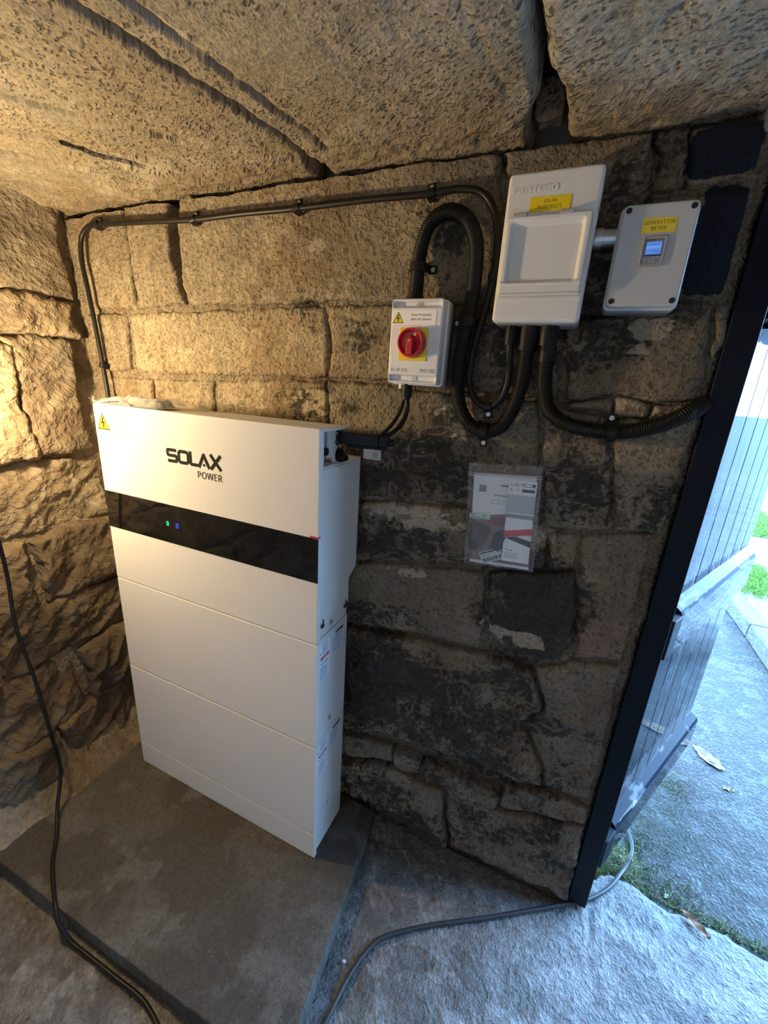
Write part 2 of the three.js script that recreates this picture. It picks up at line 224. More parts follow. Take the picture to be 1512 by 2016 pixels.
const wallBack = struct('wall_back', 'back wall of squared sandstone blocks, blackened towards the door');
const STONES = {
  A1: [[-1.638,1.913,-1.330,1.865], [-1.330,1.865,-1.316,1.567], [-1.316,1.567,-1.563,1.558], [-1.563,1.558,-1.596,1.728,-1.638,1.913]],
  A2: [[-1.319,1.864,-1.138,1.859], [-1.138,1.859,-1.141,1.697,-1.119,1.623,-1.102,1.574], [-1.102,1.574,-1.194,1.567,-1.300,1.562], [-1.300,1.562,-1.309,1.713,-1.319,1.864]],
  A3: [[-1.082,1.857,-0.738,1.850,-0.426,1.846,-0.222,1.840], [-0.222,1.840,-0.197,1.700,-0.192,1.553], [-0.192,1.553,-0.300,1.564,-0.408,1.568,-0.618,1.573,-0.742,1.569,-0.879,1.566,-1.084,1.572], [-1.084,1.572,-1.109,1.624,-1.105,1.777,-1.082,1.857]],
  A5: [[-0.214,1.839,-0.114,1.838,0.041,1.831], [0.041,1.831,0.051,1.775,0.056,1.721,0.083,1.559], [0.083,1.559,0.012,1.542,-0.049,1.529,-0.182,1.552], [-0.182,1.552,-0.188,1.699,-0.214,1.839]],
  A6: [[0.048,1.830,0.098,1.828], [0.098,1.828,0.104,1.783,0.107,1.738], [0.107,1.738,0.061,1.738], [0.061,1.738,0.058,1.782,0.048,1.830]],
  A7: [[0.102,1.828,0.201,1.824], [0.201,1.824,0.211,1.736], [0.211,1.736,0.168,1.739,0.111,1.738], [0.111,1.738,0.107,1.783,0.102,1.828]],
  A8: [[0.061,1.732,0.149,1.729,0.210,1.730], [0.210,1.730,0.217,1.570], [0.217,1.570,0.134,1.565,0.090,1.560], [0.090,1.560,0.074,1.648,0.061,1.732]],
  B0: [[-1.556,1.544,-1.366,1.549], [-1.366,1.549,-1.368,1.378], [-1.368,1.378,-1.484,1.365], [-1.484,1.365,-1.528,1.457,-1.556,1.544]],
  B1: [[-1.352,1.551,-0.879,1.556,-0.622,1.564], [-0.622,1.564,-0.608,1.505,-0.612,1.391], [-0.612,1.391,-0.888,1.380,-1.291,1.372,-1.348,1.379], [-1.348,1.379,-1.352,1.468,-1.352,1.551]],
  B2: [[-0.616,1.563,-0.503,1.561,-0.270,1.555], [-0.270,1.555,-0.264,1.454,-0.260,1.377], [-0.260,1.377,-0.423,1.388,-0.608,1.391], [-0.608,1.391,-0.601,1.469,-0.604,1.517,-0.616,1.563]],
  B3: [[-0.262,1.554,-0.185,1.546,-0.055,1.521], [-0.055,1.521,-0.047,1.441,-0.038,1.377], [-0.038,1.377,-0.139,1.375,-0.251,1.375], [-0.251,1.375,-0.258,1.465,-0.262,1.554]],
  B4: [[-0.044,1.520,0.048,1.542,0.129,1.558,0.193,1.553], [0.193,1.553,0.206,1.480,0.215,1.424,0.205,1.385], [0.205,1.385,0.136,1.382,0.068,1.391,0.017,1.378,-0.015,1.376], [-0.015,1.376,-0.027,1.425,-0.044,1.520]],
  B5: [[0.198,1.554,0.221,1.561], [0.221,1.561,0.226,1.507,0.225,1.480,0.215,1.458], [0.215,1.458,0.213,1.464,0.211,1.469], [0.211,1.469,0.205,1.512,0.198,1.554]],
  C0: [[-1.476,1.352,-1.278,1.350], [-1.278,1.350,-1.279,1.215], [-1.279,1.215,-1.488,1.196], [-1.488,1.196,-1.482,1.266,-1.476,1.352]],
  C1: [[-1.266,1.352,-1.011,1.362], [-1.011,1.362,-1.010,1.192], [-1.010,1.192,-1.269,1.199], [-1.269,1.199,-1.272,1.265,-1.266,1.352]],
  C2: [[-1.000,1.362,-0.745,1.376,-0.614,1.380], [-0.614,1.380,-0.596,1.179], [-0.596,1.179,-1.000,1.177], [-1.000,1.177,-1.000,1.286,-1.000,1.362]],
  C3: [[-0.606,1.381,-0.423,1.379,-0.259,1.367,-0.073,1.367], [-0.073,1.367,-0.052,1.247,-0.022,1.091], [-0.022,1.091,-0.199,1.109,-0.374,1.099,-0.607,1.053], [-0.607,1.053,-0.593,1.180,-0.606,1.381]],
  R1: [[-0.013,1.370,0.026,1.374,0.065,1.384], [0.065,1.384,0.070,1.367,0.070,1.353], [0.070,1.353,0.038,1.359,-0.007,1.358], [-0.007,1.358,-0.009,1.363,-0.013,1.370]],
  R2: [[0.069,1.386,0.098,1.384,0.137,1.375], [0.137,1.375,0.137,1.364,0.135,1.352], [0.135,1.352,0.105,1.348,0.076,1.349], [0.076,1.349,0.075,1.367,0.069,1.386]],
  R3: [[0.141,1.374,0.169,1.377,0.203,1.380], [0.203,1.380,0.198,1.369,0.189,1.362], [0.189,1.362,0.166,1.353,0.140,1.351], [0.140,1.351,0.141,1.363,0.141,1.374]],
  C4: [[-0.065,1.364,-0.010,1.353,0.071,1.347], [0.071,1.347,0.088,1.265,0.124,1.112], [0.124,1.112,0.058,1.093,-0.015,1.089], [-0.015,1.089,-0.046,1.248,-0.065,1.364]],
  C5: [[0.077,1.344,0.150,1.348,0.221,1.374], [0.221,1.374,0.216,1.281,0.211,1.120], [0.211,1.120,0.173,1.115,0.129,1.110], [0.129,1.110,0.100,1.234,0.077,1.344]],
  D1: [[-0.606,1.042,-0.373,1.088,-0.197,1.099], [-0.197,1.099,-0.186,1.025,-0.173,0.955], [-0.173,0.955,-0.345,0.926,-0.603,0.874], [-0.603,0.874,-0.605,0.960,-0.606,1.042]],
  D2: [[-0.190,1.098,-0.098,1.089,-0.009,1.081], [-0.009,1.081,0.000,1.039,0.002,0.985], [0.002,0.985,-0.080,0.970,-0.165,0.956], [-0.165,0.956,-0.178,1.026,-0.190,1.098]],
  D3: [[-0.001,1.081,0.038,1.085,0.061,1.087], [0.061,1.087,0.067,1.041,0.062,0.999], [0.062,0.999,0.033,0.990,0.009,0.986], [0.009,0.986,0.004,1.040,-0.001,1.081]],
  E1: [[-0.603,0.863,-0.344,0.914,-0.141,0.940], [-0.141,0.940,-0.125,0.885,-0.116,0.798,-0.120,0.722], [-0.120,0.722,-0.251,0.714,-0.390,0.694,-0.599,0.673], [-0.599,0.673,-0.601,0.770,-0.603,0.863]],
  E2: [[-0.121,0.943,-0.044,0.968,0.066,0.990], [0.066,0.990,0.083,0.929,0.095,0.765], [0.095,0.765,0.028,0.744,-0.068,0.753,-0.103,0.787], [-0.103,0.787,-0.117,0.872,-0.121,0.943]],
  E3: [[0.068,1.086,0.137,1.105,0.197,1.110], [0.197,1.110,0.200,1.000,0.207,0.799], [0.207,0.799,0.158,0.788,0.103,0.774], [0.103,0.774,0.088,0.930,0.068,1.086]],
  F1: [[-0.598,0.655,-0.389,0.681,-0.250,0.703,-0.096,0.715,0.013,0.707], [0.013,0.707,0.057,0.611,0.012,0.535,0.073,0.450,0.096,0.373], [0.096,0.373,-0.021,0.366,-0.137,0.352,-0.365,0.323,-0.590,0.259], [-0.590,0.259,-0.594,0.475,-0.598,0.655]],
  F2: [[0.023,0.711,0.107,0.765,0.207,0.789], [0.207,0.789,0.210,0.662,0.215,0.369], [0.215,0.369,0.166,0.367,0.107,0.370], [0.107,0.370,0.080,0.454,0.025,0.538,0.066,0.615,0.023,0.711]],
  G0: [[-0.328,0.292,-0.285,0.299,-0.239,0.292], [-0.239,0.292,-0.239,0.272,-0.242,0.254], [-0.242,0.254,-0.288,0.234,-0.317,0.244], [-0.317,0.244,-0.328,0.268,-0.328,0.292]],
  G1: [[-0.589,0.237,-0.472,0.271,-0.338,0.295], [-0.338,0.295,-0.333,0.265,-0.329,0.238], [-0.329,0.238,-0.469,0.193,-0.588,0.160], [-0.588,0.160,-0.589,0.205,-0.589,0.237]],
  G2: [[-0.229,0.293,-0.131,0.298,-0.004,0.299], [-0.004,0.299,-0.003,0.261,-0.009,0.231], [-0.009,0.231,-0.122,0.223,-0.218,0.246], [-0.218,0.246,-0.227,0.268,-0.229,0.293]],
  G3: [[0.007,0.324,0.117,0.356,0.213,0.353], [0.213,0.353,0.215,0.333,0.214,0.310], [0.214,0.310,0.118,0.274,0.004,0.241], [0.004,0.241,0.005,0.285,0.007,0.324]],
  H1: [[-0.587,0.142,-0.322,0.218,-0.166,0.213], [-0.166,0.213,-0.152,0.111,-0.121,0.002], [-0.121,0.002,-0.266,0.002,-0.388,0.002,-0.582,0.002], [-0.582,0.002,-0.584,0.002,-0.587,0.142]],
  H2: [[-0.153,0.212,-0.000,0.219,0.120,0.260,0.214,0.296], [0.214,0.296,0.222,0.166,0.224,0.019], [0.224,0.019,0.117,0.019,-0.001,0.002,-0.108,0.002], [-0.108,0.002,-0.137,0.098,-0.153,0.212]],
};
// courses that stand behind the cabinet
const hiddenRows = [[0.9, 1.185, [-1.6, -1.22, -0.86, -0.615]], [0.62, 0.89, [-1.6, -1.3, -0.95, -0.61]], [0.3, 0.61, [-1.6, -1.12, -0.8, -0.605]], [0.0, 0.29, [-1.6, -1.25, -0.9, -0.595]]];
hiddenRows.forEach(([b0, b1, xs], r) => { for (let i = 0; i + 1 < xs.length; i++) STONES['K' + r + i] = rect(xs[i], xs[i + 1] - 0.01, b0, b1); });
// how far each block stands out and how rough it is broken: [offset, roughness]
const SHAPE = { A1: [-0.004, 0.004], A2: [0.004, 0.006], A3: [0.003, 0.005], B5: [0.006, 0.006], C5: [0.0, 0.007], E2: [0.006, 0.008], F1: [0.014, 0.02], F2: [0.0, 0.01], G0: [0.03, 0.008], G1: [0.018, 0.012], G2: [0.024, 0.012], G3: [0.012, 0.012], H1: [0.028, 0.02], H2: [0.014, 0.016], D1: [0.004, 0.01], E1: [0.0, 0.007], E3: [0.0, 0.008], B4: [0.006, 0.008], R1: [0.008, 0.007], R2: [0.008, 0.007], R3: [0.006, 0.007] };
const stoneRnd = rng(5);
for (const [k, sides] of Object.entries(STONES)) {
  const [off, rough] = SHAPE[k] ?? [(stoneRnd() - 0.5) * 0.006, 0.005], small = 'RG'.includes(k[0]);
  const g = patch(sides, {
    res: k[0] === 'K' ? 0.02 : 0.0055, depth: 0.045, wobble: small ? 0.002 : 0.0045,
    place: (x, y, h) => [x, Math.min(Math.max(y, -0.02), 1.829 + 0.016 * (fbm(x * 13, 2.5, 4) - 0.5)), h], uv: wuv,
    h: (x, y, d) => off + rounded(d, small ? 0.012 : 0.016) + rough * ((fbm(x * 11, y * 11 + 3, 4) - 0.5) * 1.9 + (ridge(x * 22 + y * 9, y * 30 - x * 6, 3) - 0.4) * (rough > 0.009 ? 1.1 : 0.5)) + 0.0018 * (fbm(x * 90, y * 90, 2) - 0.5),
  });
  part('stone', g, 'DEFGH'.includes(k[0]) || k === 'C4' || k === 'C5' ? bounceLitMats[(stoneRnd() * 2) | 0] : wallMats[(stoneRnd() * wallMats.length) | 0], wallBack);
}
// mortar core of the wall, irregular face behind the blocks
part('mortar', patch(rect(-1.9, 0.226, -0.06, 1.835), { res: 0.012, depth: 0.19, wobble: 0.003, place: (x, y, h) => [x, y, h], uv: wuv, h: (x, y, d) => -0.011 - 0.03 * smooth(1.80, 1.83, y) + 0.016 * (fbm(x * 16 + 9, y * 16, 4) - 0.5) + (x > 0.2 ? 0.006 : 0) - 0.055 * smooth(0.03, 0.014, Math.abs(x + 1.122 - 0.10 * (1.8 - y))) * smooth(1.585, 1.64, y) }), mortarMat, wallBack);

part('core', box(-1.95, 0.222, -0.1, 2.065, -0.25, -0.07), std({ color: rgb(0.2, 0.17, 0.13), roughness: 1 }), wallBack);

// ---------------------------------------------------------------- rough sandstone shared by the left wall and the walls behind the camera
const rockTex = surface(1024, 1024, 0, 1, 0, 1, (x, y, o) => {
  const big = fbm(x * 5, y * 5, 3), mid = fbm(x * 22 + 3, y * 22, 3), fine = fbm(x * 95, y * 95 + 4, 3), grain = noise(x * 300, y * 300);
  const k = 0.6 + 0.55 * (fine - 0.2) + 0.2 * (grain - 0.5);
  o[0] = 0.29; o[1] = 0.24; o[2] = 0.17;
  mixTo(o, 0.24, 0.185, 0.125, smooth(0.42, 0.6, big)); mixTo(o, 0.40, 0.34, 0.25, smooth(0.52, 0.64, mid) * 0.5);
  mixTo(o, 0.12, 0.10, 0.08, smooth(0.56, 0.72, fbm(x * 8 + 50, y * 8, 4)) * 0.5);
  o[0] *= k; o[1] *= k; o[2] *= k;
  o[3] = 0.5 + 0.6 * (fine - 0.5) + 0.4 * (mid - 0.5) + 0.15 * (grain - 0.5);
});
const rockMats = [[1, 1, 1], [0.86, 0.84, 0.82], [1.08, 1.03, 0.96]].map(([r, g, b]) => std({ map: rockTex.map, bumpMap: rockTex.bump, bumpScale: 0.009, roughness: 0.95, color: rgb(r, g, b) }));
const shadedBrownMats = [[0.62, 0.56, 0.5], [0.5, 0.46, 0.42]].map(([r, g, b]) => std({ map: rockTex.map, bumpMap: rockTex.bump, bumpScale: 0.009, roughness: 0.9, color: rgb(r, g, b) }));   // brown stones low on the wall, tint also darkened to paint in shade
const wallLeft = struct('wall_left', 'left wall of rough quarried sandstone boulders, battered outwards at its foot');
const leftX = (y) => -1.6 + 0.27 * Math.pow(clamp((1.86 - y) / 1.75, 0, 1), 1.8);
const leftRough = (z, y) => {
  const s = y + 0.45 * z;                                            // bedding runs down towards the corner
  return 0.05 * (fbm(z * 5 + 2, s * 7, 4) - 0.5) + 0.026 * (ridge(z * 7, s * 11 + fbm(z * 6, s * 6, 2) * 2, 4) - 0.4) + 0.018 * (fbm(z * 30, s * 36, 4) - 0.5);
};
// each boulder: z from the corner, y, [top, right, bottom, left] seen from inside the room (the corner is on the right)
const LB = [
  [0.005, 0.46, 1.585, 1.90, 0.0, 0.35], [0.49, 0.95, 1.60, 1.90, 0.01, 0.5],
  [0.02, 0.30, 1.47, 1.575, 0.012, 0.8], [0.31, 0.75, 1.44, 1.585, 0.0, 0.8],
  [0.05, 0.2445, 1.10, 1.455, 0.008, 0.55], [0.221, 0.62, 1.085, 1.43, 0.018, 0.6], [0.63, 1.1, 1.12, 1.42, 0.01, 0.7],
  [0.02, 0.52, 0.86, 1.075, -0.014, 0.8], [0.53, 1.05, 0.84, 1.07, 0.0, 0.8],
  [0.03, 0.315, 0.645, 0.85, 0.012, 0.9], [0.325, 0.75, 0.6, 0.845, -0.004, 0.9],
  [0.06, 0.48, 0.465, 0.63, 0.0, 1.0], [0.49, 1.0, 0.44, 0.59, 0.01, 1.0],
  [0.03, 0.28, 0.27, 0.455, 0.02, 1.0], [0.29, 0.7, 0.24, 0.445, -0.01, 1.1], [0.71, 1.15, 0.25, 0.43, 0.01, 1.0],
  [0.05, 0.40, 0.06, 0.26, 0.01, 1.0], [0.41, 0.85, 0.05, 0.235, 0.012, 1.0],
  [0.96, 1.5, 1.5, 1.9, 0, 0.6], [0.76, 1.3, 1.43, 1.59, 0, 0.8], [1.11, 1.6, 1.1, 1.42, 0, 0.8], [1.06, 1.6, 0.84, 1.08, 0, 0.9], [0.76, 1.3, 0.6, 0.83, 0, 0.9], [1.01, 1.6, 0.44, 0.59, 0, 0.9], [1.16, 1.7, 0.24, 0.43, 0, 0.9], [0.86, 1.5, 0.05, 0.235, 0, 0.9],
];
LB.forEach(([z0, z1, y0, y1, off, k], n) => {
  const slope = -0.05;
  const sides = [[z1, y1 + slope * (z1 - z0), (z0 + z1) / 2, y1 + 0.012, z0, y1], [z0, y1, z0 + 0.02, (y0 + y1) / 2, z0, y0], [z0, y0, (z0 + z1) / 2, y0 - 0.006, z1, y0 + slope * (z1 - z0)], [z1, y0 + slope * (z1 - z0), z1 - 0.012, (y0 + y1) / 2, z1, y1 + slope * (z1 - z0)]];
  part('boulder', patch(sides, { res: z0 < 0.7 ? 0.007 : 0.02, depth: 0.08, wobble: 0.007, place: (z, y, h) => [leftX(y) + h, Math.max(y, 0), z], uv: (z, y, h) => [z + 0.6 * h, y + 0.8 * h], h: (z, y, d) => off + rounded(d, 0.022) + k * leftRough(z, y) }), y1 < 0.9 ? shadedBrownMats[n % 2] : rockMats[n % 3], wallLeft);
});
part('mortar', patch([[2.5, 1.9, -0.1, 1.9], [-0.1, 1.9, -0.1, -0.05], [-0.1, -0.05, 2.5, -0.05], [2.5, -0.05, 2.5, 1.9]], { res: 0.02, depth: 0.3, wobble: 0, place: (z, y, h) => [leftX(y) + h, y, z], uv: (z, y) => [z + 0.3, y], h: (z, y, d) => -0.02 + 0.5 * leftRough(z + 3, y) }), rockMats[1], wallLeft);
part('core', box(-2.1, -1.72, -0.1, 2.065, -0.25, 2.6), rockMats[1], wallLeft);
// mortar and dirt fillet at the foot of the wall
part('mortar_fillet', patch([[1.2, 0, 0.04, 0], [0.04, 0, 0.04, 1], [0.04, 1, 1.2, 1], [1.2, 1, 1.2, 0]], { s: steps([1.16, 0.012]), t: steps([1, 0.06]), depth: 0.0, wobble: 0, place: (z, q, h) => [leftX(0.1) - 0.05 + q * (0.125 + 0.03 * (fbm(z * 9, 3, 3) - 0.5)) , 0.155 * (1 - q) ** 1.4 * (0.8 + 0.5 * fbm(z * 7, 8, 3)) + 0.045 + (z > 0.63 ? -0.05 * smooth(0.62, 0.7, z) : 0) + h, z], uv: (z, q) => [z, q * 0.15], h: (z, q) => 0.018 * (fbm(z * 30, q * 5, 4) - 0.5) * (1 - q) }), rockMats[2], wallLeft);

// ---------------------------------------------------------------- ceiling: three gritstone slabs, pitted undersides, open joints
const CX0 = -1.7, CX1 = 0.4, CZ0 = -0.08, CZ1 = 0.97;
const ceilTex = surface(2048, 1024, CX0, CX1, CZ0, CZ1, (x, z, o) => {
  const a = x * 0.95 + z * 0.3, b = z * 0.95 - x * 0.3;
  const big = fbm(x * 4 + 20, z * 4, 3), mid = fbm(x * 17, z * 17 + 5, 3), fine = fbm(a * 150, b * 190, 3), grain = noise(x * 480, z * 480);
  const pits = smooth(0.63, 0.75, noise(a * 120, b * 260) * 0.6 + noise(a * 230 + 9, b * 380) * 0.4) * smooth(0.38, 0.6, fbm(x * 6, z * 6 + 9, 3) + 0.06);
  const band = smooth(0.62, 0.7, fbm(b * 3 + x * 0.4, a * 26, 3));
  const k = 0.62 + 0.65 * (fine - 0.25) + 0.3 * (grain - 0.5);
  o[0] = 0.325; o[1] = 0.285; o[2] = 0.215;
  mixTo(o, 0.39, 0.345, 0.27, smooth(0.45, 0.62, mid)); mixTo(o, 0.29, 0.24, 0.17, smooth(0.5, 0.68, big) * 0.8);
  mixTo(o, 0.19, 0.19, 0.19, band * 0.35);
  mixTo(o, 0.27, 0.20, 0.12, smooth(0.14, 0.04, z + (mid - 0.5) * 0.16) * 0.6);
  // dark specks in the pits
  mixTo(o, 0.09, 0.072, 0.055, pits * 0.8);
  o[0] *= k; o[1] *= k; o[2] *= k;
  o[3] = 0.62 + 0.5 * (fine - 0.5) + 0.1 * (mid - 0.5) + 0.25 * (grain - 0.5) - 0.42 * pits;
});
const cuv = (x, z, h = 0) => [(x + 0.9 * h - CX0) / (CX1 - CX0), (z + 0.9 * h - CZ0) / (CZ1 - CZ0)];
const ceilMats = [[1, 0.98, 0.94], [1.08, 1.08, 1.08], [1.32, 1.35, 1.38]].map(([r, g, b]) => std({ map: ceilTex.map, bumpMap: ceilTex.bump, bumpScale: 0.0048, roughness: 0.95, color: rgb(r, g, b) }));  // tints rise towards the right slab, standing in for door daylight
const ceiling = struct('ceiling', 'low ceiling of three large gritstone slabs with open joints');
const distTo = (pts, x, z) => { let m = 9, at = 0; for (let i = 0; i + 1 < pts.length; i++) { const [ax, az] = pts[i], [bx, bz] = pts[i + 1], dx = bx - ax, dz = bz - az, t = clamp(((x - ax) * dx + (z - az) * dz) / (dx * dx + dz * dz), 0, 1), d = Math.hypot(x - ax - dx * t, z - az - dz * t); if (d < m) { m = d; at = (i + t) / (pts.length - 1); } } return [m, at]; };
const GROOVES = [ // polyline, half width, depth
  [[[-1.165, 0.245], [-1.12, 0.185], [-1.065, 0.125]], 0.009, 0.18, true], [[[-1.5, 0.5], [-1.25, 0.325], [-1.02, 0.14]], 0.007, 0.014, false], [[[-1.3, 0.55], [-1.07, 0.41], [-0.86, 0.2]], 0.007, 0.006, false],
  [[[-1.45, 0.38], [-1.3, 0.24], [-1.22, 0.16]], 0.008, 0.015, false], [[[-0.72, 0.85], [-0.644, 0.49], [-0.61, 0.29], [-0.572, 0.07]], 0.007, 0.010, false], [[[-0.30, 0.40], [-0.33, 0.22], [-0.335, 0.1]], 0.006, 0.002, false], [[[-0.24, 0.5], [-0.22, 0.3], [-0.19, 0.12]], 0.006, 0.003, false],
  [[[-0.02, 0.15], [0.06, 0.25], [0.12, 0.30]], 0.004, 0.004, false], [[[-0.42, 0.33], [-0.40, 0.17], [-0.385, 0.09]], 0.007, 0.0025, false],
];
const ceilH = (x, z) => {
  let h = 0.018 * (fbm(x * 3.5 + 3, z * 4, 3) - 0.5) + 0.0045 * (fbm(x * 30, z * 30, 3) - 0.5) + 0.0035 * (fbm(x * 85, z * 85, 2) - 0.5);
  h += 0.010 * smooth(0.15, 0.03, z) + 0.010 * smooth(0.14, 0.03, z) * (ridge(x * 24, z * 40, 3) - 0.4);
  if (x < -0.7) h += 0.010 * (ridge((x + 1.3 * z) * 7, (z - x) * 1.2, 2) - 0.4) * smooth(0.6, 0.3, z + (x + 1.2) * 0.3);
  for (const [p, w, dep, lens] of GROOVES) { const [d, t] = distTo(p, x + 0.006 * (fbm(x * 40, z * 40, 2) - 0.5), z + 0.006 * (fbm(x * 40 + 9, z * 40, 2) - 0.5)); if (d < w * 2.5) h -= lens ? dep * (1 - smooth(0.55, 1, d / (w * (0.25 + 0.85 * Math.sin(Math.PI * clamp(t, 0.02, 0.98)))))) : dep * Math.exp(-((d / w) ** 2) * 1.3) * (0.6 + 0.7 * noise(x * 30, z * 30)); }
  return h;
};
const ceilPlace = (x, z, h) => [x, 1.852 - h, z];
const slabs = [
  { sides: [[-1.78, -0.05, -0.655, -0.05], [-0.655, -0.05, -0.640, 0.03, -0.642, 0.10, -0.676, 0.27, -0.728, 0.517, -0.80, 0.95, -0.95, 2.45], [-0.95, 2.45, -1.78, 2.45], [-1.78, 2.45, -1.78, -0.05]], s: steps([0.9, 0.006], [0.2, 0.006]), r: 0.02 },
  { sides: [[-0.615, -0.05, -0.165, -0.05], [-0.165, -0.05, -0.165, 0.03, -0.160, 0.07, -0.145, 0.10, -0.146, 0.16, -0.142, 0.315, -0.15, 1.0, -0.14, 2.45], [-0.14, 2.45, -0.94, 2.45], [-0.94, 2.45, -0.792, 0.95, -0.722, 0.517, -0.668, 0.27, -0.634, 0.10, -0.618, 0.03, -0.615, -0.05]], s: steps([0.55, 0.006]), r: 0.018 },
  { sides: [[-0.098, -0.05, 1.75, -0.05], [1.75, -0.05, 1.75, 2.45], [1.75, 2.45, -0.128, 2.45], [-0.128, 2.45, -0.14, 1.0, -0.134, 0.315, -0.126, 0.16, -0.108, 0.10, -0.098, 0.04, -0.098, -0.05]], s: steps([0.42, 0.006], [1.43, 0.03]), r: 0.022 },
];
slabs.forEach((s, n) => part('ceiling_slab', patch(s.sides, { s: s.s, t: steps([0.70, 0.0055], [1.8, 0.03]), depth: 0.205, wobble: 0.006, flip: true, place: ceilPlace, uv: cuv, h: (x, z, d) => ceilH(x, z) + rounded(d, s.r) * 1.6 }), ceilMats[n], ceiling));
part('rubble_fill', patch([[-0.60, 0.012, -0.655, 0.012], [-0.655, 0.012, -0.66, 0.055], [-0.66, 0.055, -0.598, 0.055], [-0.598, 0.055, -0.60, 0.012]], { res: 0.006, depth: 0.06, wobble: 0.006, place: (x, z, h) => [x, 1.865 - h, z - 0.01], uv: cuv, h: (x, z, d) => rounded(d, 0.014) + 0.012 * (fbm(x * 60, z * 60, 3) - 0.5) }), ceilMats[0], ceiling);
part('rubble_fill', patch([[-0.11, 0.0, -0.155, 0.0], [-0.155, 0.0, -0.158, 0.04], [-0.158, 0.04, -0.108, 0.035], [-0.108, 0.035, -0.11, 0.0]], { res: 0.005, depth: 0.06, wobble: 0.006, place: (x, z, h) => [x, 1.862 - h, z - 0.012], uv: cuv, h: (x, z, d) => rounded(d, 0.014) + 0.016 * (fbm(x * 60, z * 60, 3) - 0.5) }), ceilMats[0], ceiling);
part('roof_core', box(-2.1, 1.9, 2.06, 2.2, -0.25, 2.7), rockMats[1], ceiling);

const bounceWhite = std({ bumpMap: rockTex.bump, bumpScale: 0.006, roughness: 0.9, color: rgb(0.68, 0.68, 0.68) });
// walls behind and beside the camera, white added as bounce fill, with the head and far side of the doorway
const wallFront = struct('wall_front', 'unseen rubble wall behind the viewer, made white to bounce fill light'); part('masonry', patch([[1.9, 2.0, -1.9, 2.0], [-1.9, 2.0, -1.9, -0.1], [-1.9, -0.1, 1.9, -0.1], [1.9, -0.1, 1.9, 2.0]], { res: 0.05, depth: 0.25, wobble: 0, place: (x, y, h) => [x, y, 1.95 - h], uv: (x, y) => [x, y], h: (x, y) => 0.03 * fbm(x * 6, y * 6, 3) }), bounceWhite, wallFront);
const wallRight = struct('wall_right', 'unseen rubble wall right of the doorway, made white to bounce fill light'); part('masonry', patch([[-0.2, 2.0, 2.5, 2.0], [2.5, 2.0, 2.5, -0.1], [2.5, -0.1, -0.2, -0.1], [-0.2, -0.1, -0.2, 2.0]], { res: 0.05, depth: 0.25, wobble: 0, place: (z, y, h) => [1.35 - h, y, z], uv: (x, y) => [x, y], h: (x, y) => 0.03 * fbm(x * 6, y * 6, 3) }), bounceWhite, wallRight);
part('jamb', rbox(1.09, 1.7, -0.1, 2.07, -0.15, 0.0, 0.015), bounceWhite, wallRight); part('lintel', rbox(0.20, 1.3, 1.80, 2.07, -0.15, -0.005, 0.015), bounceWhite, wallRight);
part('core', box(1.62, 1.9, -0.1, 2.065, -0.25, 2.6), rockMats[1], wallRight); part('core', box(-2.1, 1.9, -0.1, 2.065, 2.0, 2.7), rockMats[1], wallFront);
// unseen house wall added above the cellar to cut sky light on the driveway
const house = struct('wall_shade_added', 'unseen sandstone house wall added above the cellar door to shade the driveway'); part('masonry', box(-7, 6, 2.2, 8.5, -0.25, 0.1), rockMats[0], house); part('masonry', merge([box(-7, -2.1, -0.2, 2.2, -0.25, 0.1), box(1.9, 6, -0.2, 2.2, -0.25, 0.1)]), rockMats[0], house);

// ---------------------------------------------------------------- floor: old trowelled concrete, worn pale on the tread
const FX0 = -1.7, FX1 = 1.2, FZ0 = -0.2, FZ1 = 1.25;
const floorTex = surface(2048, 1024, FX0, FX1, FZ0, FZ1, (x, z, o) => {
  const big = fbm(x * 4, z * 4 + 30, 4), mid = fbm(x * 16, z * 16, 4), sc = fbm((x - z) * 55, (x + z) * 26, 3), fine = fbm(x * 120, z * 120, 3), grain = noise(x * 420, z * 420);
  const k = 0.68 + 0.6 * (fine - 0.3) + 0.15 * (sc - 0.4) + 0.40 * (grain - 0.5);
  o[0] = 0.195; o[1] = 0.187; o[2] = 0.177;
  mixTo(o, 0.14, 0.13, 0.118, smooth(0.48, 0.64, big) * 0.8); mixTo(o, 0.29, 0.283, 0.272, smooth(0.50, 0.63, mid) * 0.55);
  mixTo(o, 0.34, 0.33, 0.315, smooth(0.60, 0.68, sc * 0.7 + mid * 0.3) * 0.5);
  mixTo(o, 0.09, 0.078, 0.066, smooth(0.60, 0.66, fbm(x * 24 + 7, z * 24, 3)) * 0.45);
  o[0] *= k; o[1] *= k; o[2] *= k;
  o[3] = 0.5 + 0.35 * (mid - 0.5) + 0.2 * (sc - 0.5) + 0.65 * (fine - 0.5) + 0.35 * (grain - 0.5);
});
const floorMat = std({ map: floorTex.map, bumpMap: floorTex.bump, bumpScale: 0.006, roughness: 0.72 });
const floor = struct('floor', 'worn grey concrete floor running out to the door threshold');
const fuv = (x, z) => [(x - FX0) / (FX1 - FX0), (z - FZ0) / (FZ1 - FZ0)];
